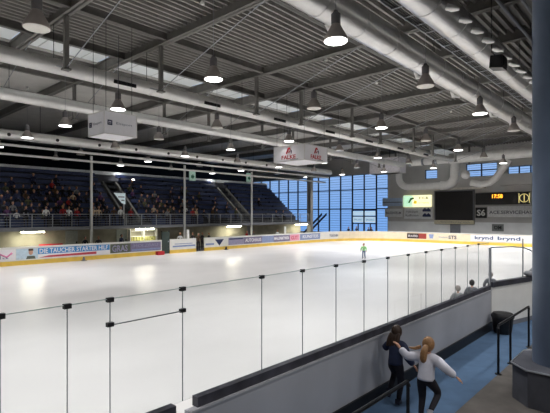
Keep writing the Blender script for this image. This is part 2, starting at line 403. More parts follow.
# ------------------------------------------------------------------ ducts
def duct(name, label, y, z, r, x0, x1, m, seams=2.2, slots=None, group='long ventilation ducts'):
    t = thing(name, label, 'duct', ((x0+x1)/2, y, z), 0, group)
    h = (x1 - x0) / 2
    MB().tube([(-h, 0, 0), (h, 0, 0)], r, 28).build('duct_pipe', m, t, smooth=True)
    x = -h + .5
    while x < h:
        MB().tube([(x - .03, 0, 0), (x + .03, 0, 0)], r + .018, 28).build('seam_band', m, t, smooth=True); x += seams
    for x in BEAMS:
        if x0 < x < x1: MB().tube([(x - (x0+x1)/2, 0, r), (x - (x0+x1)/2, 0, 11.9 - z)], .015, 5).build('hanger_rod', M_dark, t)
    if slots:
        for x in slots:
            s = MB()
            ang = math.radians(200)
            cy, cz = math.cos(math.radians(205)) * (r + .01), math.sin(math.radians(205)) * (r + .01)
            s.box(x - (x0+x1)/2 - .6, cy - .03, cz - .09, x - (x0+x1)/2 + .6, cy + .02, cz + .09)
            s.build('air_slot', M_black, t)
    return t
d1 = duct('ventilation_duct', 'nearest round metal duct studded with air nozzles, upper right', 5.74, 10.0, .53, -11.5, 55.5, M_duct)
for k in range(22):
    x = 6.8 + 1.15 * k - 22
    n = thing('air_nozzle', '', 'x'); del n['label']; del n['category']; n.parent = d1
    n.location = (x, 0, 0)
    a = math.radians(206); c = Vector((0, math.cos(a), math.sin(a)))
    nb = MB().tube([c * .5, c * .68], .11, 12)
    nb.tube([c * .68, c * .74, c * .94], [.125, .11, .04], 12)
    bpy.data.objects.remove(n)
    o = nb.build('air_nozzle', M_ductw, d1, smooth=True); o.location = (x, 0, 0)
d2 = duct('ventilation_duct', 'wide smooth metal duct above the nearest lamp row', 8.2, 10.0, .53, -11.5, 55.5, M_duct)
for x in BEAMS:
    MB().tube([(x + .25 - 22, .5, -.28), (x - .1 - 22, .72, -.3), (x - .35 - 22, .7, -.1)], .09, 8).build('pipe_bracket', M_white, d2, smooth=True)
d3 = duct('ventilation_duct', 'white duct with black air slots along the skylight', 20.72, 10.03, .34, -11.5, 55.4, M_ductw, 3.0, [2.5, 11.4, 17.0, 23.0, 29.0, 35.0, 41.0, 47.0])
d4 = duct('ventilation_duct', 'plain white duct over the middle lamp row', 26.6, 9.80, .33, -11.5, 54, M_ductw, 3.0)
d5 = duct('ventilation_duct', 'pale duct with round dark nozzle holes in front of stands', 35.2, 9.05, .36, -11.5, 50, M_ductw, 4.0)
for k in range(9):
    x = 10.6 + 3.3 * k - 19.25
    MB().tube([(x, -.34, -.06), (x, -.40, -.07)], .12, 12).build('nozzle_hole', M_black, d5)
for i, (y, z) in enumerate(((35.5, 8.35), (36.0, 7.75))):
    tag(MB().tube([(-11.5, y, z), (50, y, z)], .10, 10).build('pipe', M_ductw, smooth=True), ('upper' if i == 0 else 'lower') + ' thin white pipe below the duct in front of the stands', 'pipe', 'thin pipes in front of the stands')
tr = thing('cable_tray', 'ladder cable tray hung between the two widest ducts', 'cable tray', (22, 6.95, 10.4))
for y in (-.32, -.12, .3): MB().box(-33, y - .02, -.03, 33, y + .02, .05).build('side_rail', M_rail, tr)
x = -18
while x < 33: MB().box(x, -.34, -.04, x + .05, .32, -.01).build('rung', M_rail, tr); x += .9
for y in (-.22, -.05, .1, .2): MB().tube([(-33, y, .03), (33, y, .03)], .025, 6).build('cable', M_black, tr, smooth=True)
for x in BEAMS: MB().tube([(x - 22, 0, 0), (x - 22, 0, 1.5)], .015, 5).build('hanger_rod', M_dark, tr)
for (y, z, q) in ((4.9, 11.2, 'above the nozzle duct'), (4.3, 11.35, 'nearest the round column')):
    tag(MB().tube([(-11.5, y, z), (56, y, z)], .06, 8).build('pipe', M_rail, smooth=True), 'thin steel pipe under the dark roof, %s' % q, 'pipe')
# loudspeaker below the nozzle duct
sp = thing('loudspeaker', 'black loudspeaker hanging beside the row of air nozzles', 'loudspeaker', (17.55, 4.9, 8.66))
sp.scale = (.72, .72, .72)
MB().prism([(-.32, 0), (.32, .12), (.26, .72), (-.3, .66)], -.36, .36, 'x').build('cabinet', M_black, sp)
MB().box(-.3, -.36, .1, .3, -.3, .6).build('grille', M_dark, sp)
MB().tube([(0, 0, .65), (0, .3, 1.0)], .03, 6).tube([(0, .3, 1.0), (0, .3, 4.9)], .02, 6).build('bracket', M_dark, sp)

M_ductend = mat('duct_end', rgb(236, 235, 232), .45, 0, .05, 3)
# transverse and looping ducts at the end wall
def arc(c, r, a0, a1, n, y_is=1):
    return [(c[0] + r * math.cos(math.radians(a0 + (a1-a0)*i/n)), c[1] + r * math.sin(math.radians(a0 + (a1-a0)*i/n))) for i in range(n + 1)]
def yz(pts, x): return [(x, p[0], p[1]) for p in pts]
tag(MB().tube([(56.2, 1.5, 10.35), (56.2, 21.3, 10.35)], .62, 24).build('ventilation_duct', M_ductend, smooth=True), 'thick metal duct crossing under the roof at the far end, right', 'duct', 'far end ducts')
cd = thing('ventilation_duct', 'white segmented cross duct left of the thick far end duct', 'duct', (56.2, 24.7, 10.2), 0, 'far end ducts')
for k in range(3):
    MB().tube([(0, -3.3 + k*1.75, 0), (0, -3.3 + k*1.75 + 1.45, 0)], .42, 20).build('duct_segment', M_ductend, cd, smooth=True)
for k in range(4):
    MB().tube([(0, -3.5 + k*1.75, 0), (0, -3.5 + k*1.75 + .18, 0)], .47, 20).build('coupling', M_rail, cd, smooth=True)
p = [(28.9, 10.4), (28.9, 8.6)] + arc((27.5, 8.5), 1.4, 0, -90, 6) + [(23.0, 7.1)]
tag(MB().tube(yz(p, 57.6), .45, 20).build('ventilation_duct', M_ductend, smooth=True), 'duct dropping and bending above the lit advertising panel', 'duct', 'far end ducts')
p = [(23.0, 7.1), (22.6, 7.1)] + arc((22.6, 8.4), 1.3, -90, -180, 6)[::1]
p = [(22.98, 7.1), (22.4, 7.1)] + [(22.4 - 1.2*math.sin(math.radians(a)), 8.3 - 1.2*math.cos(math.radians(a))) for a in (15, 30, 45, 60, 75, 90)] + [(21.2, 9.95)]
tag(MB().tube(yz(p, 57.6), .58, 20).build('ventilation_duct', M_ductend, smooth=True), 'fat elbow duct rising beside the video screen', 'duct', 'far end ducts')
p = [(14.6, 9.70), (15.0, 9.0)] + [(15.6, 8.2), (16.0, 7.6), (16.7, 7.1), (17.6, 6.95), (18.8, 7.2)]
tag(MB().tube(yz(p, 56.4), .40, 20).build('ventilation_duct', M_ductend, smooth=True), 'curved s-shaped duct below the high window, right', 'duct', 'far end ducts')
tag(MB().ball((56.0, 19.3, 8.2), (.5, .55, .55)).build('duct_end_cap', M_ductend, smooth=True), 'white round duct cap below the high two-pane window', 'duct cap')
bx = thing('plenum_box', 'large pale grey plenum box at the end of the ducts', 'duct box', (55.5, 29.2, 8.9))
MB().box(-.9, -1.9, 0, .9, 2.6, 2.1).build('housing', mat('plenum', rgb(236, 233, 238), .6), bx)
MB().box(-.92, -1.95, 0, .92, 2.65, .06).box(-.92, -1.95, 2.05, .92, 2.65, 2.12).build('rim', M_ductend, bx)
MB().tube([(0, 0, 2.1), (0, 0, 3.5)], .04, 6).build('hanger', M_dark, bx)

# ------------------------------------------------------------------ hanging advertising cubes
def emblem(parent, cx, cz, s, loc_fn, name='emblem'):
    # generic red and dark swirl of three wedges
    red = MB(); dk = MB()
    def poly(mb, pts):
        mb.prism([(cx + u*s, cz + v*s) for u, v in pts], 0, .01, 'y')
    poly(red, [(-.5, -.25), (-.15, .45), (.18, .5), (.35, .2), (.05, .25), (-.1, -.05), (-.3, -.4)])
    poly(red, [(-.05, -.1), (.25, .08), (.22, -.12), (.02, -.32)])
    poly(dk, [(.3, .3), (.55, .0), (.5, -.4), (.36, -.1)])
    for mb, m, nm in ((red, M_red, name), (dk, M_navyprint, name)):
        o = mb.build(nm, m, parent); loc_fn(o)
def ad_cube(loc, sx, sy, h, label, kind):
    t = thing('advertising_cube', label, 'advertising cube', loc, 0, 'hanging advertising cubes')
    MB().box(0, 0, 0, sx, sy, h).build('box', mat('cube_white', rgb(248, 247, 250), .5, 0, .02), t)
    e = MB()
    for x in (0, sx):
        for y in (0, sy): e.box(x - .02, y - .02, -.01, x + .02, y + .02, h + .01)
    for z in (0, h):
        e.box(0, -.02, z - .02, sx, .02, z + .02).box(-.02, 0, z - .02, .02, sy, z + .02).box(0, sy - .02, z - .02, sx, sy + .02, z + .02).box(sx - .02, 0, z - .02, sx + .02, sy, z + .02)
    e.build('corner_strip', M_ductw, t)
    for x in (.15, sx - .15):
        for y in (.15, sy - .15): MB().tube([(x, y, h), (x, y, 11.95 - loc[2])], .012, 5).build('suspension_wire', M_dark, t)
    f1 = lambda o: setattr(o, 'location', (0, -.025, 0))
    def f2(o): o.rotation_euler = (0, 0, -PI/2); o.location = (-.025, sy, 0)
    for W, fn, face, off in ((sx, f1, '-y', (sx/2, -.03)), (sy, f2, '-x', (-.03, sy/2))):
        if kind == 'red':
            emblem(t, W*.5, h*.64, h*.48, fn)
            text('FALKE', M_red, t, (off[0] - (W*.02 if face == '-y' else 0), off[1], h*.25), W*.46, h*.26, face, bold=.02)
            o = MB().box(W*.55, 0, h*.06, W*.8, .01, h*.09).build('underline', M_navyprint, t); fn(o)
        else:
            q = MB(); c = W*.16; z = h*.5; s = h*.11
            for (a, b2, c2, d2) in ((-s, -s, -s*.6, s), (s*.6, -s, s, s), (-s, s*.6, s, s), (-s, -s, s, -s*.6)): q.box(c + a, 0, z + b2, c + c2, .01, z + d2)
            q.prism([(c - s*.4, z - s*.4), (c + s*.4, z - s*.4), (c, z + s*.5)], 0, .01, 'y')
            o = q.build('emblem', M_navyprint, t); fn(o)
            if face == '-y': text('Eissport', mat('grey_print', rgb(150, 152, 165), .5), t, (W*.6, -.03, h*.49), W*.5, h*.14, face)
            else: text('Eissport', MATS['grey_print'], t, (-.03, W*.38, h*.49), W*.5, h*.14, face)
    return t
ad_cube((9.35, 18.5, 6.93), 1.55, 1.5, .98, 'small white advertising cube with grey lettering and square mark', 'grey')
ad_cube((23.34, 18.5, 7.05), 2.57, 2.76, 1.05, 'white advertising cube with red emblem and red lettering', 'red')

# ------------------------------------------------------------------ end wall signs
def signbox(name, label, cat, y0, y1, z0, z1, m, depth=.12, x=WX):
    t = thing(name, label, cat, (x, (y0+y1)/2, z0))
    MB().box(-depth, -(y1-y0)/2, 0, -.005, (y1-y0)/2, z1-z0).build('panel', m, t)
    return t, (y1-y0), (z1-z0)
t, W, Hh = signbox('video_screen', 'large switched-off black video screen on the end wall', 'screen', 20.2, 25.3, 2.55, 6.5, mat('screen_black', rgb(24, 22, 24), .35, 0, .15, .8), .3)
fr = MB(); fr.box(-.34, -W/2 - .12, 0, -.05, -W/2, Hh).box(-.34, W/2, 0, -.05, W/2 + .12, Hh).box(-.34, -W/2 - .12, Hh, -.05, W/2 + .12, Hh + .12)
fr.build('frame', M_grey, t)
MB().box(-.36, -W/2 - .12, -.52, -.02, W/2 + .12, 0).build('advert_strip', mat('strip_beige', rgb(206, 198, 170), .5), t)
text('WILLKOMMEN IM EISSTADION', M_grey, t, (-.38, -.2, -.26), 4.0, .2, '-x')
M_lit = mat('lit_panel', rgb(255, 250, 180), .4, emit=1.1, emit_col=(1, .97, .62, 1))
t, W, Hh = signbox('light_box', 'lit yellow and white advertising light box on the end wall', 'sign', 25.95, 30.1, 4.45, 6.1, M_lit, .25)
MB().box(-.262, W*.16, .02, -.25, W*.498, Hh - .02).build('green_field', mat('lit_green', rgb(190, 240, 190), .4, emit=.8, emit_col=(.6, 1, .7, 1)), t)
MB().prism([(1.35, .6), (1.0, 1.25), (.5, 1.4), (.4, 1.15), (.85, 1.0), (1.1, .55)], -.275, -.262, 'x').build('leaf_mark', mat('leaf_green', rgb(60, 110, 40), .5), t)
MB().prism([(.55, .5), (.35, .95), (.0, .8), (.1, .4)], -.275, -.262, 'x').build('leaf_mark', mat('leaf_yellow', rgb(240, 200, 40), .5, emit=.6, emit_col=(1, .7, .05, 1)), t)
text('E.C.B.', M_navyprint, t, (-.27, -1.05, 1.25), 1.5, .35, '-x', bold=.02)
text('STADTWERKE', MATS['leaf_yellow'], t, (-.27, -.8, .55), 2.1, .22, '-x')
M_sgrey = mat('sign_grey', rgb(226, 228, 230), .5)
t, W, Hh = signbox('sign', 'grey bank sign with dark blue angular emblem below the light box', 'sign', 25.8, 30.05, 2.7, 4.33, M_sgrey)
q = MB()
for s in (0, .75):
    q.prism([(-.7, .3 + s), (-1.9, .3 + s), (-1.9, .55 + s), (-1.55, .85 + s), (-1.3, .62 + s), (-1.05, .85 + s), (-.7, .55 + s)], -.14, -.12, 'x')
q.build('emblem', M_navyprint, t)
text('Volksbank', mat('print_dark', rgb(96, 98, 108), .5), t, (-.13, .9, 1.05), 1.9, .3, '-x'); text('Raiffeisen', MATS['print_dark'], t, (-.13, .9, .5), 2.0, .3, '-x')
t, W, Hh = signbox('sign', 'narrow grey sign with faded lettering left of the bank sign', 'sign', 30.35, 33.2, 2.95, 4.2, mat('sign_grey2', rgb(228, 230, 230), .5))
text('BAUZENTRUM', MATS['print_dark'], t, (-.13, 0, .62), 2.4, .36, '-x', bold=.015)
t, W, Hh = signbox('panel', 'blank blue grey panel above the faded lettered sign', 'panel', 30.35, 33.6, 4.6, 5.8, mat('blue_panel', rgb(180, 200, 224), .5))
MB().box(-.16, -W/2, .5, -.12, W/2, .62).build('slat', M_grey, t)
t, W, Hh = signbox('sign', 'black square sign with white round initials beside the video screen', 'sign', 18.55, 19.95, 2.88, 4.26, M_black)
text('S6', M_white, t, (-.13, 0, .69), 1.05, .85, '-x', bold=.03)
t, W, Hh = signbox('sign', 'long pale sign with grey capitals below the scoreboard', 'sign', 12.3, 18.45, 3.0, 4.4, mat('sign_pale', rgb(240, 241, 241), .5))
text('ACE.SERVICEHAUS', MATS['print_dark'], t, (-.13, .15, .62), 5.4, .42, '-x', bold=.015)
t, W, Hh = signbox('scoreboard', 'black electronic scoreboard with orange digits on the end wall', 'scoreboard', 13.5, 19.9, 4.6, 6.15, mat('score_black', rgb(26, 25, 25), .4), .3)
M_or = mat('digits_orange', rgb(255, 150, 40), .4, emit=3.0, emit_col=(1, .38, .03, 1))
text('17:58', M_or, t, (-.32, .5, 1.08), 1.25, .5, '-x', 'digits', bold=.02)
M_clk = mat('clock_yellow', rgb(235, 215, 130), .4, emit=.6, emit_col=(1, .85, .35, 1))
q = MB(); c = (-2.58, .78)
ring = [(c[0] + .5*math.cos(a*PI/12), c[1] + .5*math.sin(a*PI/12)) for a in range(24)]
for i in range(24): q.tube([(-.32, *ring[i]), (-.32, *ring[(i+1) % 24])], .04, 5)
q.box(-.34, c[0] - .05, c[1] - .42, -.3, c[0] + .05, c[1] + .42)
for a, b2 in ((-.62, -.54), (.54, .62)): q.box(-.34, c[0] + a, c[1] - .6, -.3, c[0] + b2, c[1] + .6)
q.build('clock_mark', M_clk, t)
t, W, Hh = signbox('sign', 'small grey sign with dark letters low on the end wall', 'sign', 16.5, 17.9, 1.2, 2.1, mat('sign_grey3', rgb(120, 124, 124), .5), .1, WX - .06)
text('OM', M_black, t, (-.11, 0, .45), .9, .5, '-x', bold=.03)
t = thing('door', 'grey service door below the video screen', 'door', (WX - .07, 22.6, 0))
MB().box(-.06, -.7, 0, 0, .7, 2.0).build('leaf', M_grey, t); MB().box(-.1, .5, .95, -.06, .62, 1.05).build('handle', M_dark, t)

# ------------------------------------------------------------------ far and end boards
def board(label, p0, p1, m=None, z1=1.15):
    p0 = Vector(p0); p1 = Vector(p1); L = (p1 - p0).length; ang = math.atan2(p1.y - p0.y, p1.x - p0.x)
    t = thing('dasher_board', label, 'rink board', (p0.x, p0.y, 0), ang, 'boards along the far side')
    MB().box(0, 0, .3, L, .12, z1).build('panel', m or M_board, t)
    MB().box(0, -.02, 0, L, .12, .3).build('kick_plate', M_yellow, t)
    MB().box(0, -.03, z1, L, .15, z1 + .06).build('top_rail', M_white, t)
    return t, L
def ad(t, x0, x1, m, z0=.38, z1=1.08, name='advert'):
    return MB().box(x0, -.012, z0, x1, 0, z1).build(name, m, t)
M_adwhite = mat('ad_white', rgb(240, 238, 240), .4, 0, .02)
M_adpink = mat('ad_pink', rgb(214, 130, 170), .4); M_adblue = mat('ad_blue', rgb(74, 146, 206), .4)
M_adlblue = mat('ad_light_blue', rgb(196, 216, 230), .4); M_adred = mat('ad_red', rgb(196, 72, 84), .4)
M_adolive = mat('ad_olive', rgb(92, 98, 84), .4); M_advio = mat('ad_violet', rgb(148, 144, 170), .4)
M_adslate = mat('ad_slate', rgb(134, 148, 184), .4); M_adpurple = mat('ad_purple', rgb(124, 118, 146), .4)
t, L = board('long white far board with blue banner and portrait, left', (-10, FY), (21.4, FY))
o = 10
ad(t, o + 5.0, o + 10.2, M_adwhite)
pk = MB()
pk.tube([(o+8.2, -.015, .7), (o+8.6, -.015, .85), (o+8.9, -.015, .65), (o+9.3, -.015, .8), (o+9.7, -.015, .6), (o+10.0, -.015, .85)], .06, 6)
pk.build('scribble', M_adpink, t)
text('Lila', M_advio, t, (o + 9.2, -.02, .62), 1.2, .3, '-y')
ad(t, o + 10.25, o + 11.6, M_adlblue)
q = MB().ball((o+11.15, -.012, .84), (.14, .008, .2), 16, 8); q.build('portrait_face', M_skin, t)
MB().box(o+11.0, -.024, .93, o+11.3, -.012, 1.07).build('portrait_hair', M_hairbr, t)
MB().prism([(o+10.85, .38), (o+11.45, .38), (o+11.38, .58), (o+10.92, .58)], -.022, -.012, 'y').build('portrait_shirt', M_adolive, t)
MB().box(o+11.6, -.012, .66, o+16.75, 0, 1.08).build('advert', M_adblue, t)
MB().box(o+11.6, -.012, .38, o+16.75, 0, .66).build('advert', M_adwhite, t)
text('DIE TAUCHER STARTER HILF', M_adwhite, t, (o+14.15, -.018, .87), 4.9, .32, '-y', bold=.015)
MB().prism([(o+11.65, .42), (o+15.7, .42), (o+15.7, .6), (o+12.3, .54)], -.02, -.012, 'y').build('red_streak', M_adred, t)
ad(t, o + 16.8, o + 18.5, M_adolive); text('GRAS', MATS['ad_violet'], t, (o+17.6, -.02, .72), 1.3, .5, '-y', bold=.02)
ad(t, o + 18.5, o + 21.3, M_adpurple); text('HOLZBAU', M_advio, t, (o+19.9, -.02, .85), 2.2, .25, '-y'); MB().box(o+18.6, -.02, .45, o+21.2, -.012, .58).build('stripe', M_adslate, t)
t, L = board('short white far board with grey blue stripes between two gaps', (22.2, FY), (25.0, FY))
MB().box(.3, -.012, .52, 2.7, 0, .66).box(.5, -.012, .76, 2.4, 0, .82).build('stripe', M_adslate, t)
# closed dark gate and open gap
g = thing('rink_gate', 'dark green closed gate between the far boards', 'gate', (21.8, FY, 0))
MB().box(-.38, 0, .06, .38, .1, 1.9).build('leaf', mat('gate_green', rgb(50, 62, 58), .5), g); MB().box(.2, -.04, 1.0, .3, 0, 1.1).build('latch', M_rail, g)
MB().box(-.4, .02, 1.85, -.3, .12, 2.0).box(.3, .02, 1.85, .4, .12, 2.0).build('hinge', M_dark, g)
t, L = board('long far board with purple banners and blue triangle emblem', (26.0, FY), (44.0, FY))
MB().box(.1, -.012, .5, 1.1, 0, .68).build('stripe', M_adslate, t)
MB().prism([(1.2, 1.0), (2.3, 1.0), (1.75, .4)], -.02, -.012, 'y').prism([(1.55, .95), (1.95, .95), (1.75, .7)], -.024, -.02, 'y').build('emblem', M_navyprint, t)
ad(t, 2.9, 5.0, M_advio); MB().box(3.0, -.02, .9, 4.9, -.012, 1.02).build('stripe', M_navyprint, t)
ad(t, 5.0, 7.6, M_adpurple); text('AUTOHAUS', M_adwhite, t, (6.3, -.02, .75), 2.3, .35, '-y', bold=.015)
ad(t, 7.6, 9.4, M_adslate); ad(t, 9.4, 12.1, M_adpurple); text('MALERBETRIEB', M_adwhite, t, (10.7, -.02, .75), 2.4, .3, '-y', bold=.015)
ad(t, 12.1, 13.8, mat('ad_rose', rgb(226, 160, 180), .4)); text('GUT', M_adred, t, (12.9, -.02, .72), 1.2, .4, '-y', bold=.02)
ad(t, 13.9, 17.8, M_adslate); text('KUNSTEIS', M_adwhite, t, (15.9, -.02, .76), 3.0, .36, '-y', bold=.015)
# corner
cx, cy, cr_ = 44.0, 24.8, 7.5
N = 8
for i in range(N):
    a0 = PI/2 - PI/2*i/N; a1 = PI/2 - PI/2*(i+1)/N
    p0 = (cx + cr_*math.cos(a0), cy + cr_*math.sin(a0)); p1 = (cx + cr_*math.cos(a1), cy + cr_*math.sin(a1))
    t, L = board('cream-tinted curved corner board, %s segment from the left' % ORD[i], p0, p1, M_board if i < 2 else M_cream)
    t['group'] = 'corner boards'
    if i in (1,): text('TUI KÜCHEN', M_navyprint, t, (L/2, -.02, .75), L*.9, .36, 0)
t, L = board('long cream-tinted end board with black red banner and blue lettering', (EX, 24.8), (EX, 4.6), M_cream); t['group'] = 'boards along the far end'
def ey(y): return 24.8 - y
t2, L2 = t, L
o = MB().box(ey(27.4) + 2.9, -.012, .4, ey(24.4) + .0 + 1.45, 0, 1.05)
o.bm.clear(); o.box(.05, -.012, .42, 1.55, 0, 1.05).build('advert', mat('ad_black', rgb(52, 40, 38), .4), t)
MB().box(1.55, -.012, .42, 2.5, 0, 1.05).build('advert', mat('ad_darkred', rgb(150, 60, 54), .4), t)
text('BRAUEREI', M_adwhite, t, (.8, -.02, .73), 1.2, .26, '-x' if False else 0)
MB().prism([(2.9, .5), (3.3, .5), (3.4, 1.0), (2.8, 1.0)], -.012, 0, 'y').build('shield_mark', M_adslate, t)
text('Eissport', M_adslate, t, (4.6, -.02, .7), 1.2, .2, 0); text('STS', M_navyprint, t, (5.6, -.02, .72), .9, .4, 0, bold=.02)
MB().box(7.6, -.012, .4, 15.0, 0, 1.1).build('advert', M_adwhite, t)
text('krynd', mat('ad_bluegrey', rgb(60, 84, 120), .4), t, (9.0, -.02, .74), 1.9, .5, 0, bold=.02); text('brynd', MATS['ad_bluegrey'], t, (11.5, -.02, .74), 2.2, .5, 0, bold=.02)

# small things on the ice by the boards
for (x, m, q) in ((14.6, M_grey, 'grey'), (28.3, M_dark, 'dark')):
    t = thing('training_cone', 'small %s marker cone on the ice at the far boards' % q, 'cone', (x, FY - .35, 0))
    MB().box(-.16, -.16, 0, .16, .16, .04).build('base', m, t); MB().lathe([(.12, .04), (.05, .3)], 10).build('cone', m, t)
t = thing('crate', 'small red crate on the ice beside the dark gate', 'crate', (21.0, FY - .35, 0))
MB().box(-.3, -.2, .0, .3, .2, .05).box(-.3, -.2, .05, -.26, .2, .3).box(.26, -.2, .05, .3, .2, .3).box(-.26, -.2, .05, .26, -.16, .3).box(-.26, .16, .05, .26, .2, .3).build('body', M_red, t)
for x, q in ((24.3, 'above the short striped board'), (37.6, 'above the pink advert'), (12.4, '')):
    if q: tag(MB().box(x - .1, FY + .2, 0, x + .1, FY + .35, 2.0).build('board_post', M_white), 'short white post behind the far boards, %s' % q, 'post')

# ------------------------------------------------------------------ gallery, stands
GX0, GX1, GY = -12, 46.5, 36.0
struct(MB().box(GX0, GY, 2.12, GX1, 38.0, 2.38).build('floor_gallery', M_grey), 'grey gallery walkway slab in front of the stands', 'gallery')
struct(MB().box(GX0, 37.55, 0, GX1, 37.7, 2.12).build('wall_gallery', mat('undercroft', rgb(150, 146, 130), .8, 0, .2, 1)), 'dim wall below the gallery behind the far boards', 'wall')
RY, RZ, ROWS, RUN, RISE = 37.6, 2.38, 9, .62, .52
st = MB(); prof = [(RY, 2.13)]
for r in range(ROWS): prof += [(RY + r*RUN, RZ + (r+1)*RISE - .3), (RY + (r+1)*RUN, RZ + (r+1)*RISE - .3)]
top = RZ + ROWS*RISE - .3
prof += [(47.6, top), (47.6, 2.13)]
st.prism(prof, GX0, 46.3, 'x')
struct(st.build('floor_stands', M_tier), 'dark stepped concrete tiers of the spectator stands', 'stands')
struct(MB().box(GX0, 43.5, top + .66, 46.3, 43.7, top + 1.0).build('trim_4', mat('parapet', rgb(215, 220, 222), .7)), 'grey parapet band along the top of the stands', 'parapet')
struct(MB().box(GX0, 43.52, top, 46.3, 43.68, top + .655).build('wall_stands', M_tier), 'dark low wall below the parapet band of the stands', 'wall')
AIS = [(21.1, 22.7), (36.0, 37.6)]
for i, (a, b2) in enumerate(AIS):
    s = MB()
    for r in range(ROWS):
        for h in (0, 1):
            s.box(a + .25, RY + r*RUN + h*.31, RZ + r*RISE - .3, b2 - .25, RY + r*RUN + (h+1)*.31, RZ + r*RISE - .04 + h*.26 - (.0 if r else .0))
    so = struct(s.build('stairs', M_aisle), 'pale concrete aisle stairs, %s in the stands' % ('left' if i == 0 else 'right'), 'stairs')
    c = so.location.copy()
    y0, y1 = RY + .2, RY + 7.6*RUN
    z0, z1 = RZ + .1, RZ + .1 + (top - RZ - .1)*.84
    for x in (a, b2 - .2):
        pw = MB().prism([(y0, z0), (y1, z1), (y1, z1 + .6), (y0, z0 + .6)], x, x + .2, 'x').build('parapet', M_aisle, None); pw.parent = so; pw.location = pw.location - c
SECT = [(9.0, 20.9, 'left'), (22.9, 35.8, 'middle'), (37.8, 46.0, 'right')]
for a, b2, q in SECT:
    for r in range(ROWS):
        t = thing('bench', 'navy bench of row %s in the %s block of the stands' % (ORD[r], q), 'bench', ((a+b2)/2, RY + r*RUN + .42, RZ + (r+1)*RISE - .3), 0, 'stand benches')
        h = (b2 - a)/2 - .1
        MB().box(-h, -.17, .36, h, .15, .41).build('seat', M_navy, t)
        MB().box(-h, .14, .4, h, .18, .72).build('backrest', M_navy, t)
        x = -h + .4
        while x < h: MB().box(x - .03, -.1, 0, x + .03, .1, .37).build('support', M_dark, t); x += 2.6
# gallery railing, one per bay
for i, (x0, x1) in enumerate(((8.1, 17.0), (17.2, 26.4), (26.6, 35.7), (35.9, 46.4))):
    t = thing('gallery_railing', 'grey steel railing on the gallery edge, %s bay from the left' % ORD[i], 'railing', ((x0+x1)/2, GY + .1, 2.38), 0, 'gallery railings')
    h = (x1 - x0)/2
    MB().tube([(-h, 0, 1.0), (h, 0, 1.0)], .03, 8).build('top_rail', M_rail, t, smooth=True)
    for z in (.2, .4, .6, .8): MB().tube([(-h, 0, z), (h, 0, z)], .014, 6).build('cross_bar', M_rail, t, smooth=True)
    n = 6
    for k in range(n + 1): MB().box(-h + 2*h*k/n - .025, -.025, 0, -h + 2*h*k/n + .025, .025, 1.0).build('post', M_rail, t)
# navy seats along the gallery behind the rail
for i, (x0, x1, q) in enumerate(((9.3, 14.0, 'leftmost'), (15.0, 20.5, 'second from left'), (23.4, 29.5, 'below the middle block'))):
    tag(MB().box(x0, 36.9, 2.38, x1, 37.0, 2.98).box(x0, 36.9, 2.78, x1, 37.35, 2.83).build('gallery_bench', M_navy), 'low navy front bench on the gallery, %s' % q, 'bench')
# exit signs, wall lamps, illuminated board, over the stands
M_exit = mat('exit_green', rgb(190, 216, 204), .5, emit=.12, emit_col=(.6, 1, .8, 1))
for x, z, y, q in ((31.2, 7.75, 41.0, 'left'), (40.2, 8.1, 41.0, 'right, near the blue glazing')):
    t = thing('exit_sign', 'hanging green white exit sign above the stands, %s' % q, 'sign', (x, y, z - .55))
    MB().box(-.42, -.06, 0, .42, .06, 1.1).build('panel', M_exit, t)
    MB().prism([(-.2, .3), (.0, .3), (.0, .15), (.25, .45), (.0, .75), (.0, .6), (-.2, .6)], -.075, -.06, 'y').build('arrow_mark', mat('exit_dark', rgb(40, 110, 80), .5), t)
    MB().tube([(0, 0, 1.1), (0, 0, 11.9 - z + .55)], .012, 5).build('hanger', M_dark, t)
for x, y, z, q in ((25.1, 43.4, 7.1, 'left'), (38.4, 43.4, 7.3, 'right')):
    t = thing('wall_lamp', 'small bright round lamp on the stand parapet, %s one' % q, 'lamp', (x, y, z - .3))
    MB().ball((0, -.16, .3), (.14, .12, .14)).build('globe', M_lenson, t, smooth=True); MB().box(-.1, -.06, .15, .1, .06, .45).build('backplate', M_dark, t)
t = thing('display_board', 'pale lit angular board on a slim post at the left aisle', 'sign', (20.65, 37.2, 2.38))
MB().tube([(0, 0, 0), (0, 0, 2.9)], .06, 8).build('post', M_pole, t, smooth=True)
MB().prism([(-1.0, 2.9), (.1, 2.9), (.1, 1.9), (-.25, 2.0)], -.1, -.04, 'y').build('panel', mat('board_lit', rgb(200, 214, 214), .5, emit=.25, emit_col=(.8, .95, 1, 1)), t)
for z in (2.2, 2.5): MB().box(-.6 + (2.5 - z), -.11, z, .0, -.1, z + .1).build('lettering', M_grey, t)
# fluorescent fittings under the gallery
for i, x in enumerate((12.75, 22.4, 33.5, 45.4)):
    t = thing('fluorescent_light', 'lit fluorescent strip under the gallery edge, %s from the left' % ORD[i], 'light', (x, 36.5, 2.02), 0, 'gallery strip lights')
    L_ = 1.6 + .2 * i
    MB().box(-L_/2, -.12, .04, L_/2, .12, .10).build('housing', M_white, t); MB().box(-L_/2, -.11, -.05, L_/2, .11, .04).build('tube', M_tube, t)
    ld = bpy.data.lights.new('strip_light', 'AREA'); ld.shape = 'RECTANGLE'; ld.size = L_; ld.size_y = .25; ld.energy = (85, 30, 80, 60)[i]; ld.color = (1, .95, .72)
    lo = bpy.data.objects.new('strip_light', ld); COL.objects.link(lo); lo.location = (x, 36.5, 1.95)
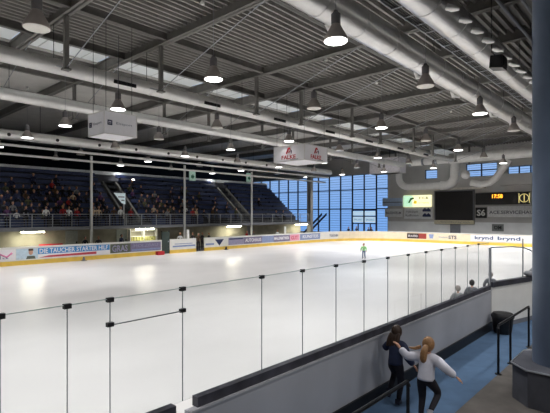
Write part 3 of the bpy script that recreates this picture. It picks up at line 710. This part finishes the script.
# things below the gallery
for x, q, m in ((16.1, 'left, grey green', mat('door_pale', rgb(150, 156, 150), .6)), (20.6, 'beside the pale rack', MATS['door_pale']), (37.0, 'right, grey', M_grey)):
    t = thing('door', 'service door in the gallery wall, %s' % q, 'door', (x, 37.53, 0))
    MB().box(-.5, -.06, 0, .5, 0, 2.0).build('leaf', m, t); MB().box(.35, -.1, .95, .45, -.06, 1.1).build('handle', M_dark, t)
t = thing('storage_rack', 'rack of pale yellow sheets under the second strip light', 'rack', (22.6, 37.2, 0))
for x in (-1.4, 0, 1.4): MB().box(x - .04, -.2, 0, x + .04, .2, 2.0).build('upright', M_pole, t)
for k in range(4): MB().box(-1.35, -.2, .3 + .5*k, 1.35, .2, .34 + .5*k).build('shelf', M_pole, t)
for k in range(9): MB().box(-1.3 + .29*k, -.18, .85 + .03*(k % 3), -1.1 + .29*k, .1, 1.28).build('sheet', mat('sheet_pale', rgb(190, 188, 120), .6), t)
t = thing('bench', 'red bench behind the far boards beside the left strip light', 'bench', (14.3, 36.9, 0))
MB().box(-.9, -.2, .78, .9, .2, .84).build('seat', M_red, t); MB().box(-.9,   .18, .84, .9, .22, 1.02).build('backrest', M_red, t)
for x in (-.7, .7): MB().box(x - .04, -.15, 0, x + .04, .15, .78).build('leg', M_dark, t)
# stair flight by the glazing
t = thing('stairs', 'dark steel stair flight in front of the blue glazing', 'stairs', (55.0, 42.0, 0))
MB().prism([(-2.2, 3.2), (1.6, .0), (1.6, .35), (-2.2, 3.55)][::-1], -.05, .05, 'x').build('stringer', M_mull, t).location = (-.6, 0, 0)
MB().prism([(-2.2, 3.2), (1.6, .0), (1.6, .35), (-2.2, 3.55)][::-1], -.05, .05, 'x').build('stringer', M_mull, t).location = (.6, 0, 0)
for k in range(14): MB().box(-.58, 1.45 - k*.27, .2 + k*.23, .58, 1.72 - k*.27, .24 + k*.23).build('tread', M_mull, t)

# ------------------------------------------------------------------ near boards, glass, walkway
ns = thing('near_board', 'grey inside face of the near rink boards beside the walkway', 'rink board', (9.4, BY, -.3))
MB().box(-6.05, -.06, 0, 5.8, .06, 1.26).build('panel', M_nearwall, ns)
MB().box(-6.05, -.1, 0, 5.8, -.055, .26).build('kick_plate', M_black, ns)
MB().box(-6.05, -.085, 1.255, 5.8, .0, 1.28).build('shelf', mat('shelf_pale', rgb(178, 178, 182), .5), ns)
MB().box(-5.93, -.05, 1.28, 5.8, .06, 1.405).build('top_pad', mat('top_pad', rgb(58, 58, 66), .6, 0, .5, 3), ns)
nd = thing('near_board', 'grey near boards left of the glass door', 'rink board', (-.7, BY, -.3))
MB().box(-8, -.06, 0, 3.85, .06, 1.26).build('panel', M_nearwall, nd); MB().box(-8, -.085, 1.255, 3.85, 0, 1.28).build('shelf', MATS['shelf_pale'], nd)
MB().box(-8, -.05, 1.28, 3.85, .06, 1.405).build('top_pad', MATS['top_pad'], nd); MB().box(-8, -.1, 0, 3.85, -.055, .26).build('kick_plate', M_black, nd)
JX = [-.5, .45, 1.3, 1.89, 2.34, 3.28, 4.68, 5.63, 6.58, 7.53, 8.48, 9.43, 10.38, 11.33, 12.28, 13.23, 14.18, 15.18]
M_seam = mat('glass_edge', rgb(120, 128, 130), .3)
for i, (x0, x1) in enumerate(zip(JX, JX[1:])):
    hh = 1.395
    lab = 'clear glass pane standing on the near boards, %s from the left' % ORD[i]
    z0 = 1.2
    if i == 4: lab = 'clear glass door in the near boards with two pairs of clips'
    if i == 5: lab = 'widest clear glass pane, right of the glass door'
    t = thing('glass_door' if i == 4 else 'glass_pane', lab, 'glass door' if i == 4 else 'glass pane', ((x0+x1)/2, BY + .005, 1.106), 0, 'near side glass panes')
    h = (x1 - x0)/2
    MB().box(-h + .006, -.006, 0, h - .006, .006, hh - (.01)).build('glass', G_rink, t)
    MB().box(-h - .003, -.006, 0, -h + .004, .006, hh - .01).build('edge_seal', M_seam, t)
    MB().box(-h + .01, -.005, hh - .012, h - .01, .005, hh - .004).build('top_edge', mat('glass_top', rgb(170, 186, 184), .3), t)
    if i != 4 and i != 3 or True:
        MB().box(-h - .036, -.025, hh - .042, -h + .036, .025, hh + .006).build('clip', M_dark, t)
    if i in (4, 5): MB().box(-h - .036, -.025, hh - .305, -h + .036, .025, hh - .26).build('clip', M_dark, t)
    if i == 4: MB().box(-h, -.007, hh - .295, h, .007, hh - .285).build('cross_joint', M_seam, t)
# flared white board, arched glass, bin
fb = thing('rink_board', 'white painted board with dark top pad at the walkway end', 'rink board', (15.22, BY - .02, -.3), math.atan2(-.75, 2.9), None)
FL = 3.6
MB().box(0, -.05, .12, FL, .05, 1.36).build('panel', M_board, fb); MB().box(0, -.08, 0, FL, .05, .14).build('kick_plate', M_grey, fb)
MB().box(0, -.1, 1.36, FL, .08, 1.52).build('top_pad', MATS['top_pad'], fb)
MB().box(-.03, -.03, 0, .03, .03, 2.62).build('post', M_rail, fb); MB().box(1.97, -.015, 1.5, 2.0, .015, 2.85).build('post', M_grey, fb)
pts = [(0.06, 0)] + [(3.3, 0)] + [(3.3, .25), (3.15, .5), (2.85, .75), (2.45, .92), (2.0, 1.02), (1.3, 1.08), (.06, 1.1)]
gp = thing('glass_pane', 'arched clear glass screen above the white board at the walkway end', 'glass pane', (15.22, BY - .02, 1.22), fb.rotation_euler[2])
MB().prism(pts, -.006, .006, 'y').build('glass', G_rink, gp)
MB().tube([(u, 0, v) for u, v in pts[2:]], .022, 6).build('edge_trim', mat('trim_grey', rgb(120, 134, 140), .4), gp, smooth=True)
bn = thing('litter_bin', 'dark tapered bin standing in the corner beside the white board', 'bin', (15.0, 4.05, -.3))
MB().lathe([(.22, 0), (.26, .05), (.31, .5), (.31, .52)], 20).build('body', M_black, bn, smooth=True)
MB().lathe([(.33, .5), (.33, .56), (.28, .63), (.1, .66)], 20).build('lid', M_dark, bn, smooth=True)
bb = MB().ball((17.9, 3.79, 1.36), (.32, .16, .14)).ball((17.5, 3.89, 1.32), (.2, .15, .1)).build('bag', mat('bag_grey', rgb(146, 148, 152), .8), None, smooth=True)
tag(bb, 'dark grey bag lying on the white board by the column', 'bag')

def handrail(label, x0, x1, posts):
    t = thing('handrail', label, 'handrail', ((x0+x1)/2, 3.0, -.2), 0, 'walkway handrails')
    m_ = (x0+x1)/2
    MB().tube([(x0-m_, 0, .0 if False else 1.02), (x0-m_+.06, 0, 1.1), (x1-m_-.06, 0, 1.1), (x1-m_, 0, 1.02)], .03, 10).build('top_rail', M_handrail, t, smooth=True)
    for x in posts: MB().tube([(x-m_, 0, 0), (x-m_, 0, 1.08)], .027, 8).build('post', M_handrail, t, smooth=True)
    for x in posts: MB().lathe([(.07, 0), (.07, .015)], 12, (x-m_, 0)).build('foot_flange', M_handrail, t)
    return t
handrail('dark steel handrail in front of the round column', 10.75, 13.55, (10.78, 11.75, 13.52))
handrail('dark steel handrail end at the bottom of the walkway', 2.6, 6.3, (2.63, 4.4, 6.27))

# ------------------------------------------------------------------ people
def skin_mesh(J, bones, root, sub=1):
    me = bpy.data.meshes.new('t'); names = list(J); idx = {n: i for i, n in enumerate(names)}
    me.from_pydata([J[n][0] for n in names], [(idx[a], idx[b]) for a, b in bones], [])
    o = bpy.data.objects.new('t', me); COL.objects.link(o)
    sk = o.modifiers.new('s', 'SKIN'); sk.use_smooth_shade = True
    lay = me.skin_vertices[0] if len(me.skin_vertices) else None
    if lay is None:
        bm_ = bmesh.new(); bm_.from_mesh(me); bm_.verts.layers.skin.verify(); bm_.to_mesh(me); bm_.free(); lay = me.skin_vertices[0]
    for n in names:
        r = J[n][1]; lay.data[idx[n]].radius = r if isinstance(r, tuple) else (r, r)
        lay.data[idx[n]].use_root = (n == root)
    sb = o.modifiers.new('u', 'SUBSURF'); sb.levels = sub; sb.render_levels = sub
    bpy.context.view_layer.update()
    res = bpy.data.meshes.new_from_object(o.evaluated_get(bpy.context.evaluated_depsgraph_get()))
    bpy.data.objects.remove(o); bpy.data.meshes.remove(me)
    return res
def fuse(meshes, voxel, smooth=5):
    # melts overlapping limb surfaces into one continuous skin
    bm_ = bmesh.new()
    for me in meshes: bm_.from_mesh(me)
    me = bpy.data.meshes.new('t'); bm_.to_mesh(me); bm_.free()
    o = bpy.data.objects.new('t', me); COL.objects.link(o)
    m_ = o.modifiers.new('r', 'REMESH'); m_.mode = 'VOXEL'; m_.voxel_size = voxel; m_.use_smooth_shade = True
    if smooth:
        q = o.modifiers.new('s', 'SMOOTH'); q.factor = .5; q.iterations = smooth
    bpy.context.view_layer.update()
    res = bpy.data.meshes.new_from_object(o.evaluated_get(bpy.context.evaluated_depsgraph_get()))
    bpy.data.objects.remove(o); bpy.data.meshes.remove(me)
    return res
def chain(J, names, sub=2):
    return skin_mesh({n: J[n] for n in names}, list(zip(names, names[1:])), names[0], sub)
def join(meshes, name, mats):
    bm_ = bmesh.new()
    for me, mi in meshes:
        n0 = len(bm_.faces); bm_.from_mesh(me); bm_.faces.ensure_lookup_table()
        if mi is not None:
            for f in bm_.faces[n0:]: f.material_index = mi; f.smooth = True
    out = bpy.data.meshes.new(name); bm_.to_mesh(out); bm_.free()
    for m_ in mats: out.materials.append(m_)
    return out
def seg_dist(p, a, b):
    ab = b - a; t = max(0, min(1, (p - a).dot(ab) / max(1e-9, ab.length_squared)))
    return (p - a - ab * t).length
def paint(me, J, bones, mapping, default):
    # assigns each face the material of the nearest bone
    B = [(Vector(J[a][0]), Vector(J[b][0]), mapping.get((a, b), default)) for a, b in bones]
    for p in me.polygons:
        c = p.center; p.material_index = min(B, key=lambda q: seg_dist(c, q[0], q[1]))[2]; p.use_smooth = True
def head_mesh(c, s, yaw=0.0, pitch=0.0):
    b = bmesh.new()
    M_ = Matrix.Translation(c) @ Matrix.Rotation(yaw, 4, 'Z') @ Matrix.Rotation(pitch, 4, 'Y') @ Matrix.Scale(s, 4)
    bmesh.ops.create_uvsphere(b, u_segments=18, v_segments=12, radius=1.0, matrix=Matrix.Diagonal((.095, .078, .118, 1)))
    for v in b.verts:                      # jaw narrows, face flattens
        if v.co.z < 0: v.co.y *= 1 + v.co.z * 2.6; v.co.x = v.co.x * (1 + v.co.z * 1.2) + (-v.co.z) * .12
    bmesh.ops.create_cone(b, segments=8, radius1=.016, radius2=.004, depth=.045, cap_ends=True, matrix=Matrix.Translation((.098, 0, -.012)) @ Matrix.Rotation(.35, 4, 'Y'))
    for q in (-1, 1):
        bmesh.ops.create_uvsphere(b, u_segments=8, v_segments=6, radius=1, matrix=Matrix.Translation((-.005, q*.078, -.005)) @ Matrix.Diagonal((.018, .009, .028, 1)))
        bmesh.ops.create_uvsphere(b, u_segments=8, v_segments=6, radius=1, matrix=Matrix.Translation((.082, q*.032, .012)) @ Matrix.Diagonal((.009, .013, .009, 1)))
    bmesh.ops.create_uvsphere(b, u_segments=8, v_segments=6, radius=1, matrix=Matrix.Translation((.094, 0, -.058)) @ Matrix.Diagonal((.008, .024, .007, 1)))
    bmesh.ops.transform(b, matrix=M_, verts=b.verts[:])
    me = bpy.data.meshes.new('h'); b.to_mesh(me); b.free()
    return me
def hand_mesh(w, d, s=1.0):
    w = Vector(w); d = Vector(d).normalized(); side = d.cross(Vector((0, 0, 1)))
    if side.length < .1: side = d.cross(Vector((0, 1, 0)))
    side.normalize(); up = side.cross(d)
    J = {'w': (tuple(w), .02*s), 'p': (tuple(w + d*.05*s), (.028*s, .018*s))}; B = [('w', 'p')]
    for k, (o_, l) in enumerate(((-.026, .062), (-.009, .072), (.009, .068), (.026, .054))):
        a = w + d*.085*s + side*o_*s; m1 = a + d*l*.5*s - up*.006*s; e_ = a + d*l*s - up*.026*s
        J['a%d' % k] = (tuple(a), .0095*s); J['b%d' % k] = (tuple(m1), .0085*s); J['c%d' % k] = (tuple(e_), .007*s)
        B += [('p', 'a%d' % k), ('a%d' % k, 'b%d' % k), ('b%d' % k, 'c%d' % k)]
    t0 = w + d*.03*s + side*.034*s; t1 = t0 + d*.035*s + side*.018*s - up*.01*s; t2 = t1 + d*.03*s
    J['t0'] = (tuple(t0), .011*s); J['t1'] = (tuple(t1), .0095*s); J['t2'] = (tuple(t2), .008*s)
    B += [('p', 't0'), ('t0', 't1'), ('t1', 't2')]
    return skin_mesh(J, B, 'p', 1)

ARMS = [('chest','ls'),('ls','le'),('le','lw'),('chest','rs'),('rs','re'),('re','rw')]
LEGS = [('pelvis','lh'),('lh','lk'),('lk','la'),('la','lt'),('pelvis','rh'),('rh','rk'),('rk','ra'),('ra','rt')]
TRUNK = [('pelvis','spine'),('spine','chest'),('chest','neck'),('neck','chin')]
def base_body(P, s=1.0):
    rad = dict(pelvis=.105, spine=.092, chest=.105, neck=.042, chin=.05, ls=.055, le=.04, lw=.026, rs=.055, re=.04, rw=.026,
               lh=.085, lk=.055, la=.036, lt=.03, rh=.085, rk=.055, ra=.036, rt=.03)
    return {k: (tuple(Vector(v)), rad[k]*s) for k, v in P.items() if k in rad}
def person(label, loc, rz, P, s, top, pants, hair_kind, hair_m, shoe_m, yaw=0, pitch=0, skirt=0.0, group=None, cat='person'):
    t = thing('person', label, cat, loc, rz, group)
    J = base_body(P, s)
    slim = {n: (p, r * (.72 if n in ('pelvis', 'spine', 'chest', 'ls', 'rs', 'lh', 'rh', 'le', 're', 'lk', 'rk') else 1)) for n, (p, r) in J.items()}
    body = fuse([chain(slim, c_) for c_ in (['pelvis', 'spine', 'chest', 'neck', 'chin'], ['chest', 'ls', 'le', 'lw'], ['chest', 'rs', 're', 'rw'], ['pelvis', 'lh', 'lk', 'la', 'lt'], ['pelvis', 'rh', 'rk', 'ra', 'rt'])], .014 * s, 2)
    hd = head_mesh(Vector(P['head']), s*1.08, yaw, pitch)
    parts = [(body, 0), (hd, 0)]
    for a, b2 in (('le', 'lw'), ('re', 'rw')):
        parts.append((hand_mesh(P[b2], Vector(P[b2]) - Vector(P[a]), s*.95), 0))
    me = join(parts, 'body', [M_skin]); o = bpy.data.objects.new('body', me); COL.objects.link(o); o.parent = t
    def shell(chains, name, m_, k, add):
        JJ = {n: (J[n][0], J[n][1]*k + add) for n in J}
        oo = bpy.data.objects.new(name, join([(fuse([chain(JJ, c_) for c_ in chains], .014 * s), 0)], name, [m_])); COL.objects.link(oo); oo.parent = t
    J['collar'] = (tuple(Vector(P['neck']).lerp(Vector(P['chest']), .3)), .05*s)
    J['hem'] = (tuple(Vector(P['pelvis']).lerp(Vector(P['spine']), -.35)), .108*s)
    shell([['hem', 'pelvis', 'spine', 'chest', 'collar'], ['chest', 'ls', 'le', 'lw'], ['chest', 'rs', 're', 'rw']], 'jacket', top, 1.12, .02 + skirt)
    shell([['spine', 'pelvis', 'lh', 'lk', 'la'], ['spine', 'pelvis', 'rh', 'rk', 'ra']], 'trousers', pants, 1.04, .008)
    for q in 'lr':
        a, tt = Vector(P[q+'a']), Vector(P[q+'t'])
        oo = bpy.data.objects.new('shoe', join([(skin_mesh({'a': (tuple(a), .046*s), 'h': (tuple(a + (a - tt)*.25), .042*s), 't': (tuple(tt), .04*s)}, [('h', 'a'), ('a', 't')], 'a', 1), 0)], 'shoe', [shoe_m])); COL.objects.link(oo); oo.parent = t
    H_ = Vector(P['head']); b = bmesh.new()
    Mh = Matrix.Translation(H_) @ Matrix.Rotation(yaw, 4, 'Z') @ Matrix.Rotation(pitch, 4, 'Y') @ Matrix.Scale(s*1.08, 4)
    bmesh.ops.create_uvsphere(b, u_segments=18, v_segments=12, radius=1.0, matrix=Matrix.Translation((-.022, 0, .02)) @ Matrix.Diagonal((.1, .092, .118, 1)))
    for v in b.verts:
        if v.co.x > .045: v.co.x = .045 + (v.co.x - .045)*.3
    bmesh.ops.transform(b, matrix=Mh, verts=b.verts[:]); cap = bpy.data.meshes.new('h'); b.to_mesh(cap); b.free()
    hp = [(cap, 0)]
    if hair_kind == 'long':
        for dy in (-.06, -.02, .02, .06):
            a = H_ + Vector((-.07*s, dy*s, .02)); b3 = H_ + Vector((-.13*s, dy*1.3*s + .02, -.12*s)); c3 = H_ + Vector((-.16*s, dy*1.5*s + .05, -.25*s))
            hp.append((skin_mesh({'a': (tuple(a), .045*s), 'b': (tuple(b3), .05*s), 'c': (tuple(c3), .022*s)}, [('a', 'b'), ('b', 'c')], 'a', 1), 0))
    if hair_kind == 'tail':
        a = H_ + Vector((-.1*s, 0, .03*s)); b3 = H_ + Vector((-.19*s, .02*s, -.06*s)); c3 = H_ + Vector((-.20*s, .03*s, -.19*s)); d3 = H_ + Vector((-.15*s, .03*s, -.27*s))
        hp.append((skin_mesh({'a': (tuple(a), .04*s), 'b': (tuple(b3), .062*s), 'c': (tuple(c3), .062*s), 'd': (tuple(d3), .03*s)}, [('a', 'b'), ('b', 'c'), ('c', 'd')], 'a', 1), 0))
        e1 = H_ + Vector((-.06*s, .1*s, -.02*s)); e2 = H_ + Vector((-.1*s, .2*s, -.07*s)); e3 = H_ + Vector((-.12*s, .30*s, -.06*s))
        hp.append((skin_mesh({'a': (tuple(e1), .04*s), 'b': (tuple(e2), .03*s), 'c': (tuple(e3), .012*s)}, [('a', 'b'), ('b', 'c')], 'a', 1), 0))
    oo = bpy.data.objects.new('hair', join(hp, 'hair', [hair_m])); COL.objects.link(oo); oo.parent = t
    return t
M_hood = mat('hoodie_white', rgb(214, 214, 224), .8, 0, .06, 12)
M_dnavy = mat('jacket_navy', rgb(38, 46, 72), .8, 0, .15, 12)
M_pblack = mat('trousers_black', rgb(30, 28, 36), .8, 0, .15, 12)
M_shoe = mat('shoe_white', rgb(200, 200, 205), .6); M_shoed = mat('shoe_dark', rgb(40, 44, 60), .6)
def scaled(P, k): return {n: tuple(c*k for c in v) for n, v in P.items()}
P1 = dict(pelvis=(0, 0, .74), spine=(.03, 0, .88), chest=(.09, 0, 1.03), neck=(.125, 0, 1.13), chin=(.14, 0, 1.18), head=(.155, 0, 1.26),
          ls=(.08, .14, 1.07), le=(-.04, .31, 1.06), lw=(-.02, .44, 1.18), rs=(.08, -.14, 1.06), re=(-.04, -.33, .98), rw=(.03, -.47, .86),
          lh=(0, .08, .70), lk=(.10, .09, .40), la=(-.03, .08, .09), lt=(.11, .08, .045), rh=(0, -.08, .70), rk=(.17, -.16, .47), ra=(-.16, -.11, .25), rt=(-.22, -.11, .13))
person('running girl in a white hooded top with a blond ponytail', (7.65, 3.32, -.3), math.radians(6), scaled(P1, 1.06), 1.08, M_hood, M_pblack, 'tail', M_hairbl, M_shoe, skirt=.016)
P2 = dict(pelvis=(0, 0, .82), spine=(.02, 0, .97), chest=(.07, .01, 1.13), neck=(.10, .01, 1.24), chin=(.115, .01, 1.29), head=(.13, .02, 1.38),
          ls=(.07, .14, 1.17), le=(.10, .27, 1.02), lw=(.22, .17, 1.18), rs=(.06, -.14, 1.17), re=(-.09, -.27, 1.0), rw=(.02, -.35, .84),
          lh=(0, .08, .78), lk=(.20, .10, .55), la=(-.08, .09, .28), lt=(-.12, .09, .16), rh=(0, -.08, .78), rk=(.08, -.08, .43), ra=(-.03, -.07, .09), rt=(.11, -.07, .045))
person('running girl in a navy jacket with long dark hair', (7.95, 4.06, -.3), math.radians(4), P2, 1.05, M_dnavy, M_pblack, 'long', M_hairbr, M_shoed, skirt=.012)
# skater on the ice, three children behind the near boards
PS = dict(pelvis=(0, 0, .80), spine=(.02, 0, .94), chest=(.04, 0, 1.10), neck=(.06, 0, 1.21), chin=(.075, 0, 1.26), head=(.09, 0, 1.34),
          ls=(.04, .15, 1.13), le=(.02, .25, .93), lw=(.12, .25, .78), rs=(.04, -.15, 1.13), re=(.02, -.25, .93), rw=(.12, -.25, .78),
          lh=(0, .08, .76), lk=(.05, .10, .42), la=(-.02, .11, .1), lt=(.12, .12, .06), rh=(0, -.08, .76), rk=(.05, -.1, .42), ra=(-.02, -.11, .1), rt=(.12, -.12, .06))
M_neon = mat('neon_green', rgb(168, 230, 156), .7); M_bluegrey = mat('trouser_bluegrey', rgb(112, 124, 150), .8)
sk = person('lone skater in a bright green top on the ice', (29.4, 17.6, .02), math.radians(200), scaled(PS, .80), .80, M_neon, M_bluegrey, 'short', M_hairbr, M_shoed)
for q in (-1, 1): MB().box(-.12, q*.09 - .006, -.02, .12, q*.09 + .006, .05).build('skate_blade', M_rail, sk)
KIDS = [(14.0, 5.05, .79, mat('fleece_grey', rgb(150, 152, 154), .9), M_lampgrey, 'child in pale grey fleece skating close behind the near boards'),
        (15.1, 5.0, .83, M_grey, M_dark, 'child with dark grey cap skating behind the near boards'),
        (17.4, 5.1, .85, M_grey, M_lampgrey, 'child in grey skating behind the arched glass corner post')]
for x, y, k, tm, hm, lab in KIDS:
    c = person(lab, (x, y, .02), math.radians(20), scaled(PS, k), k, tm, M_pblack, 'short', hm, M_shoed, group=None)
    for q in (-1, 1): MB().box(-.12, q*.1 - .006, -.02, .12, q*.1 + .006, .05).build('skate_blade', M_rail, c)

# spectators: two body prototypes (seated, standing), jackets vary by copy
def spectator_mesh(seated):
    if seated:
        P = dict(pelvis=(0, 0, .48), spine=(0, .0, .66), chest=(-.0, 0, .86), neck=(.02, 0, 1.0), chin=(.03, 0, 1.06), ls=(0, .17, .92), le=(.06, .24, .68), lw=(.26, .16, .62),
                 rs=(0, -.17, .92), re=(.06, -.24, .68), rw=(.26, -.16, .62), lh=(.02, .1, .47), lk=(.40, .12, .48), la=(.38, .12, .09), lt=(.50, .13, .05), rh=(.02, -.1, .47), rk=(.40, -.12, .48), ra=(.38, -.12, .09), rt=(.50, -.13, .05))
        hz = 1.14
    else:
        P = dict(pelvis=(0, 0, .92), spine=(0, 0, 1.08), chest=(0, 0, 1.28), neck=(.02, 0, 1.44), chin=(.03, 0, 1.5), ls=(0, .18, 1.36), le=(.02, .25, 1.1), lw=(.16, .22, .94),
                 rs=(0, -.18, 1.36), re=(.02, -.25, 1.1), rw=(.16, -.22, .94), lh=(0, .1, .88), lk=(.02, .11, .48), la=(-.01, .11, .09), lt=(.12, .13, .05), rh=(0, -.1, .88), rk=(.02, -.11, .48), ra=(-.01, -.11, .09), rt=(.12, -.13, .05))
        hz = 1.58
    J = base_body(P, 1.2); bones = TRUNK + ARMS + LEGS
    me = fuse([chain(J, c_, 1) for c_ in (['pelvis', 'spine', 'chest', 'neck', 'chin'], ['chest', 'ls', 'le', 'lw'], ['chest', 'rs', 're', 'rw'], ['pelvis', 'lh', 'lk', 'la', 'lt'], ['pelvis', 'rh', 'rk', 'ra', 'rt'])], .035, 2)
    mp = {b: 1 for b in LEGS}; mp[('neck', 'chin')] = 2
    paint(me, J, bones, mp, 0)
    hd = head_mesh(Vector((.035, 0, hz)), 1.05)
    b = bmesh.new(); bmesh.ops.create_uvsphere(b, u_segments=12, v_segments=8, radius=1.0, matrix=Matrix.Translation((.015, 0, hz + .03)) @ Matrix.Diagonal((.104, .094, .118, 1)))
    for v in b.verts:
        if v.co.x > .08: v.co.x = .08
    cap = bpy.data.meshes.new('c'); b.to_mesh(cap); b.free()
    return join([(me, None), (hd, 2), (cap, 3)], 'spectator', [M_dnavy, M_pblack, mat('skin_dimmed', rgb(166, 122, 100), .6), M_hairbr])  # crowd skin darkened in colour to suit the dim stands
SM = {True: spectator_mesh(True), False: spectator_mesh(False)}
CLO = [('black', (26, 26, 30), 9), ('charcoal', (52, 52, 56), 7), ('navy', (34, 40, 66), 5), ('grey', (120, 120, 122), 3), ('brown', (82, 62, 46), 3), ('red', (150, 40, 44), .6), ('white', (214, 214, 214), 1.2), ('olive', (74, 76, 54), 2), ('beige', (176, 156, 130), 1.2), ('purple', (84, 54, 92), .7)]
CM = {n: mat('cloth_' + n, rgb(*c), .85, 0, .1, 10) for n, c, w_ in CLO}
HAIRS = [M_hairbr, M_black, M_hairbl, M_dark]
def spectator(loc, seated, cloth, label, group, rz=None):
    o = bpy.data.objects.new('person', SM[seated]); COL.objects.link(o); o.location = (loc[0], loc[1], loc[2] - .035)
    o.rotation_euler = (0, 0, -PI/2 + R.uniform(-.4, .4) if rz is None else rz)
    k = R.uniform(.92, 1.05); o.scale = (k, k, k)
    o.material_slots[0].link = 'OBJECT'; o.material_slots[0].material = CM[cloth]
    o.material_slots[3].link = 'OBJECT'; o.material_slots[3].material = R.choice(HAIRS)
    o['label'] = label; o['category'] = 'person'; o['group'] = group
    return o
def pick(): return R.choices([c[0] for c in CLO], [c[2] for c in CLO])[0]
DENS = {'left': [.75, .78, .72, .62, .52, .36, .16, .0, .0], 'middle': [.62, .66, .58, .44, .38, .22, .12, .0, .0], 'right': [.10, .06, .03, .03, 0, 0, 0, 0, 0]}
for a, b2, q in SECT:
    for r in range(ROWS):
        n = int((b2 - a - .6) / .64); c = 0
        for k in range(n):
            x = a + .5 + k*.64 + R.uniform(-.04, .04)
            dns = DENS[q][r]
            if q == 'middle' and x > 30.5: dns *= .22
            if q == 'left' and x < 9.6: dns = 0
            if R.random() > dns or c > 28: continue
            cl = pick()
            spectator((x, RY + r*RUN + .40, RZ + (r+1)*RISE - .3), True, cl, 'spectator in %s seated %s from left in row %s, %s block of stands' % (cl, ORD[c], ORD[r], q), 'seated spectators'); c += 1
XS = [(9.9, 'brown'), (11.0, 'purple'), (12.3, 'black'), (13.7, 'white'), (15.0, 'red'), (15.5, 'white'), (16.1, 'red'), (17.5, 'beige'), (18.0, 'beige'), (18.7, 'black'), (19.4, 'brown'), (20.0, 'white'), (24.8, 'grey'), (25.6, 'charcoal'), (27.8, 'red'), (28.4, 'beige'), (30.4, 'brown'), (31.0, 'charcoal'), (33.8, 'olive')]
for i, (x, cl) in enumerate(XS):
    spectator((x, 36.5 + R.uniform(-.05, .15), 2.38), False, cl, 'spectator in %s standing behind the gallery railing, %s from left' % (cl, ORD[i]), 'people along the gallery rail')
spectator((20.9, 36.45, 2.38), False, 'red', 'person in bright red standing at the gallery rail by the left aisle', 'people along the gallery rail')
UN = [(15.9, 34.6, 'black'), (16.9, 34.4, 'charcoal'), (19.2, 35.0, 'navy'), (24.2, 33.6, 'white'), (25.3, 33.2, 'black'), (25.8, 33.0, 'brown'), (27.2, 34.2, 'black'), (28.2, 34.4, 'charcoal'), (33.6, 34.6, 'red'), (34.6, 34.6, 'grey'), (38.8, 34.8, 'white')]
for i, (x, y, cl) in enumerate(UN):
    spectator((x, y, 0), False, cl, 'person in %s standing behind the far boards below the gallery, %s from left' % (cl, ORD[i]), 'people behind the far boards')
for i, (x, y, cl) in enumerate(((53.5, 34.5, 'black'), (53.7, 33.3, 'charcoal'), (54.0, 31.6, 'navy'), (53.6, 30.9, 'black'))):
    spectator((x, y, 0), False, cl, 'person in %s behind the curved corner boards, %s from left' % (cl, ORD[i]), 'people behind the corner boards', PI)

# marks and handles belong to the panel they sit on
bpy.context.view_layer.update()
SUB = {'lettering', 'emblem', 'digits', 'clock_mark', 'leaf_mark', 'arrow_mark', 'handle', 'latch', 'scribble', 'portrait_face', 'portrait_hair', 'portrait_shirt',
       'red_streak', 'stripe', 'shield_mark', 'underline', 'clip', 'tread_edge', 'seam_band', 'air_slot'}
HOST = {'panel', 'advert', 'box', 'leaf', 'green_field', 'glass', 'duct_pipe', 'advert_strip'}
def bb(o):
    cs = [o.matrix_local @ Vector(c) for c in o.bound_box]
    return Vector((min(c.x for c in cs), min(c.y for c in cs), min(c.z for c in cs))), Vector((max(c.x for c in cs), max(c.y for c in cs), max(c.z for c in cs)))
for t in [o for o in SC.objects if o.parent is None and len(o.children) > 1]:
    hosts = [c for c in t.children if c.name.split('.')[0] in HOST and c.matrix_local == Matrix.Identity(4)]
    hb = [(h, *bb(h)) for h in hosts]
    for c in list(t.children):
        if c.name.split('.')[0] not in SUB: continue
        lo_, hi_ = bb(c); m_ = (lo_ + hi_) / 2; best = None
        for h, a, b_ in hb:
            if all(a[i] - .12 <= m_[i] <= b_[i] + .12 for i in range(3)):
                v = (b_ - a).x + (b_ - a).y + (b_ - a).z
                if best is None or v < best[0]: best = (v, h)
        if best: c.parent = best[1]
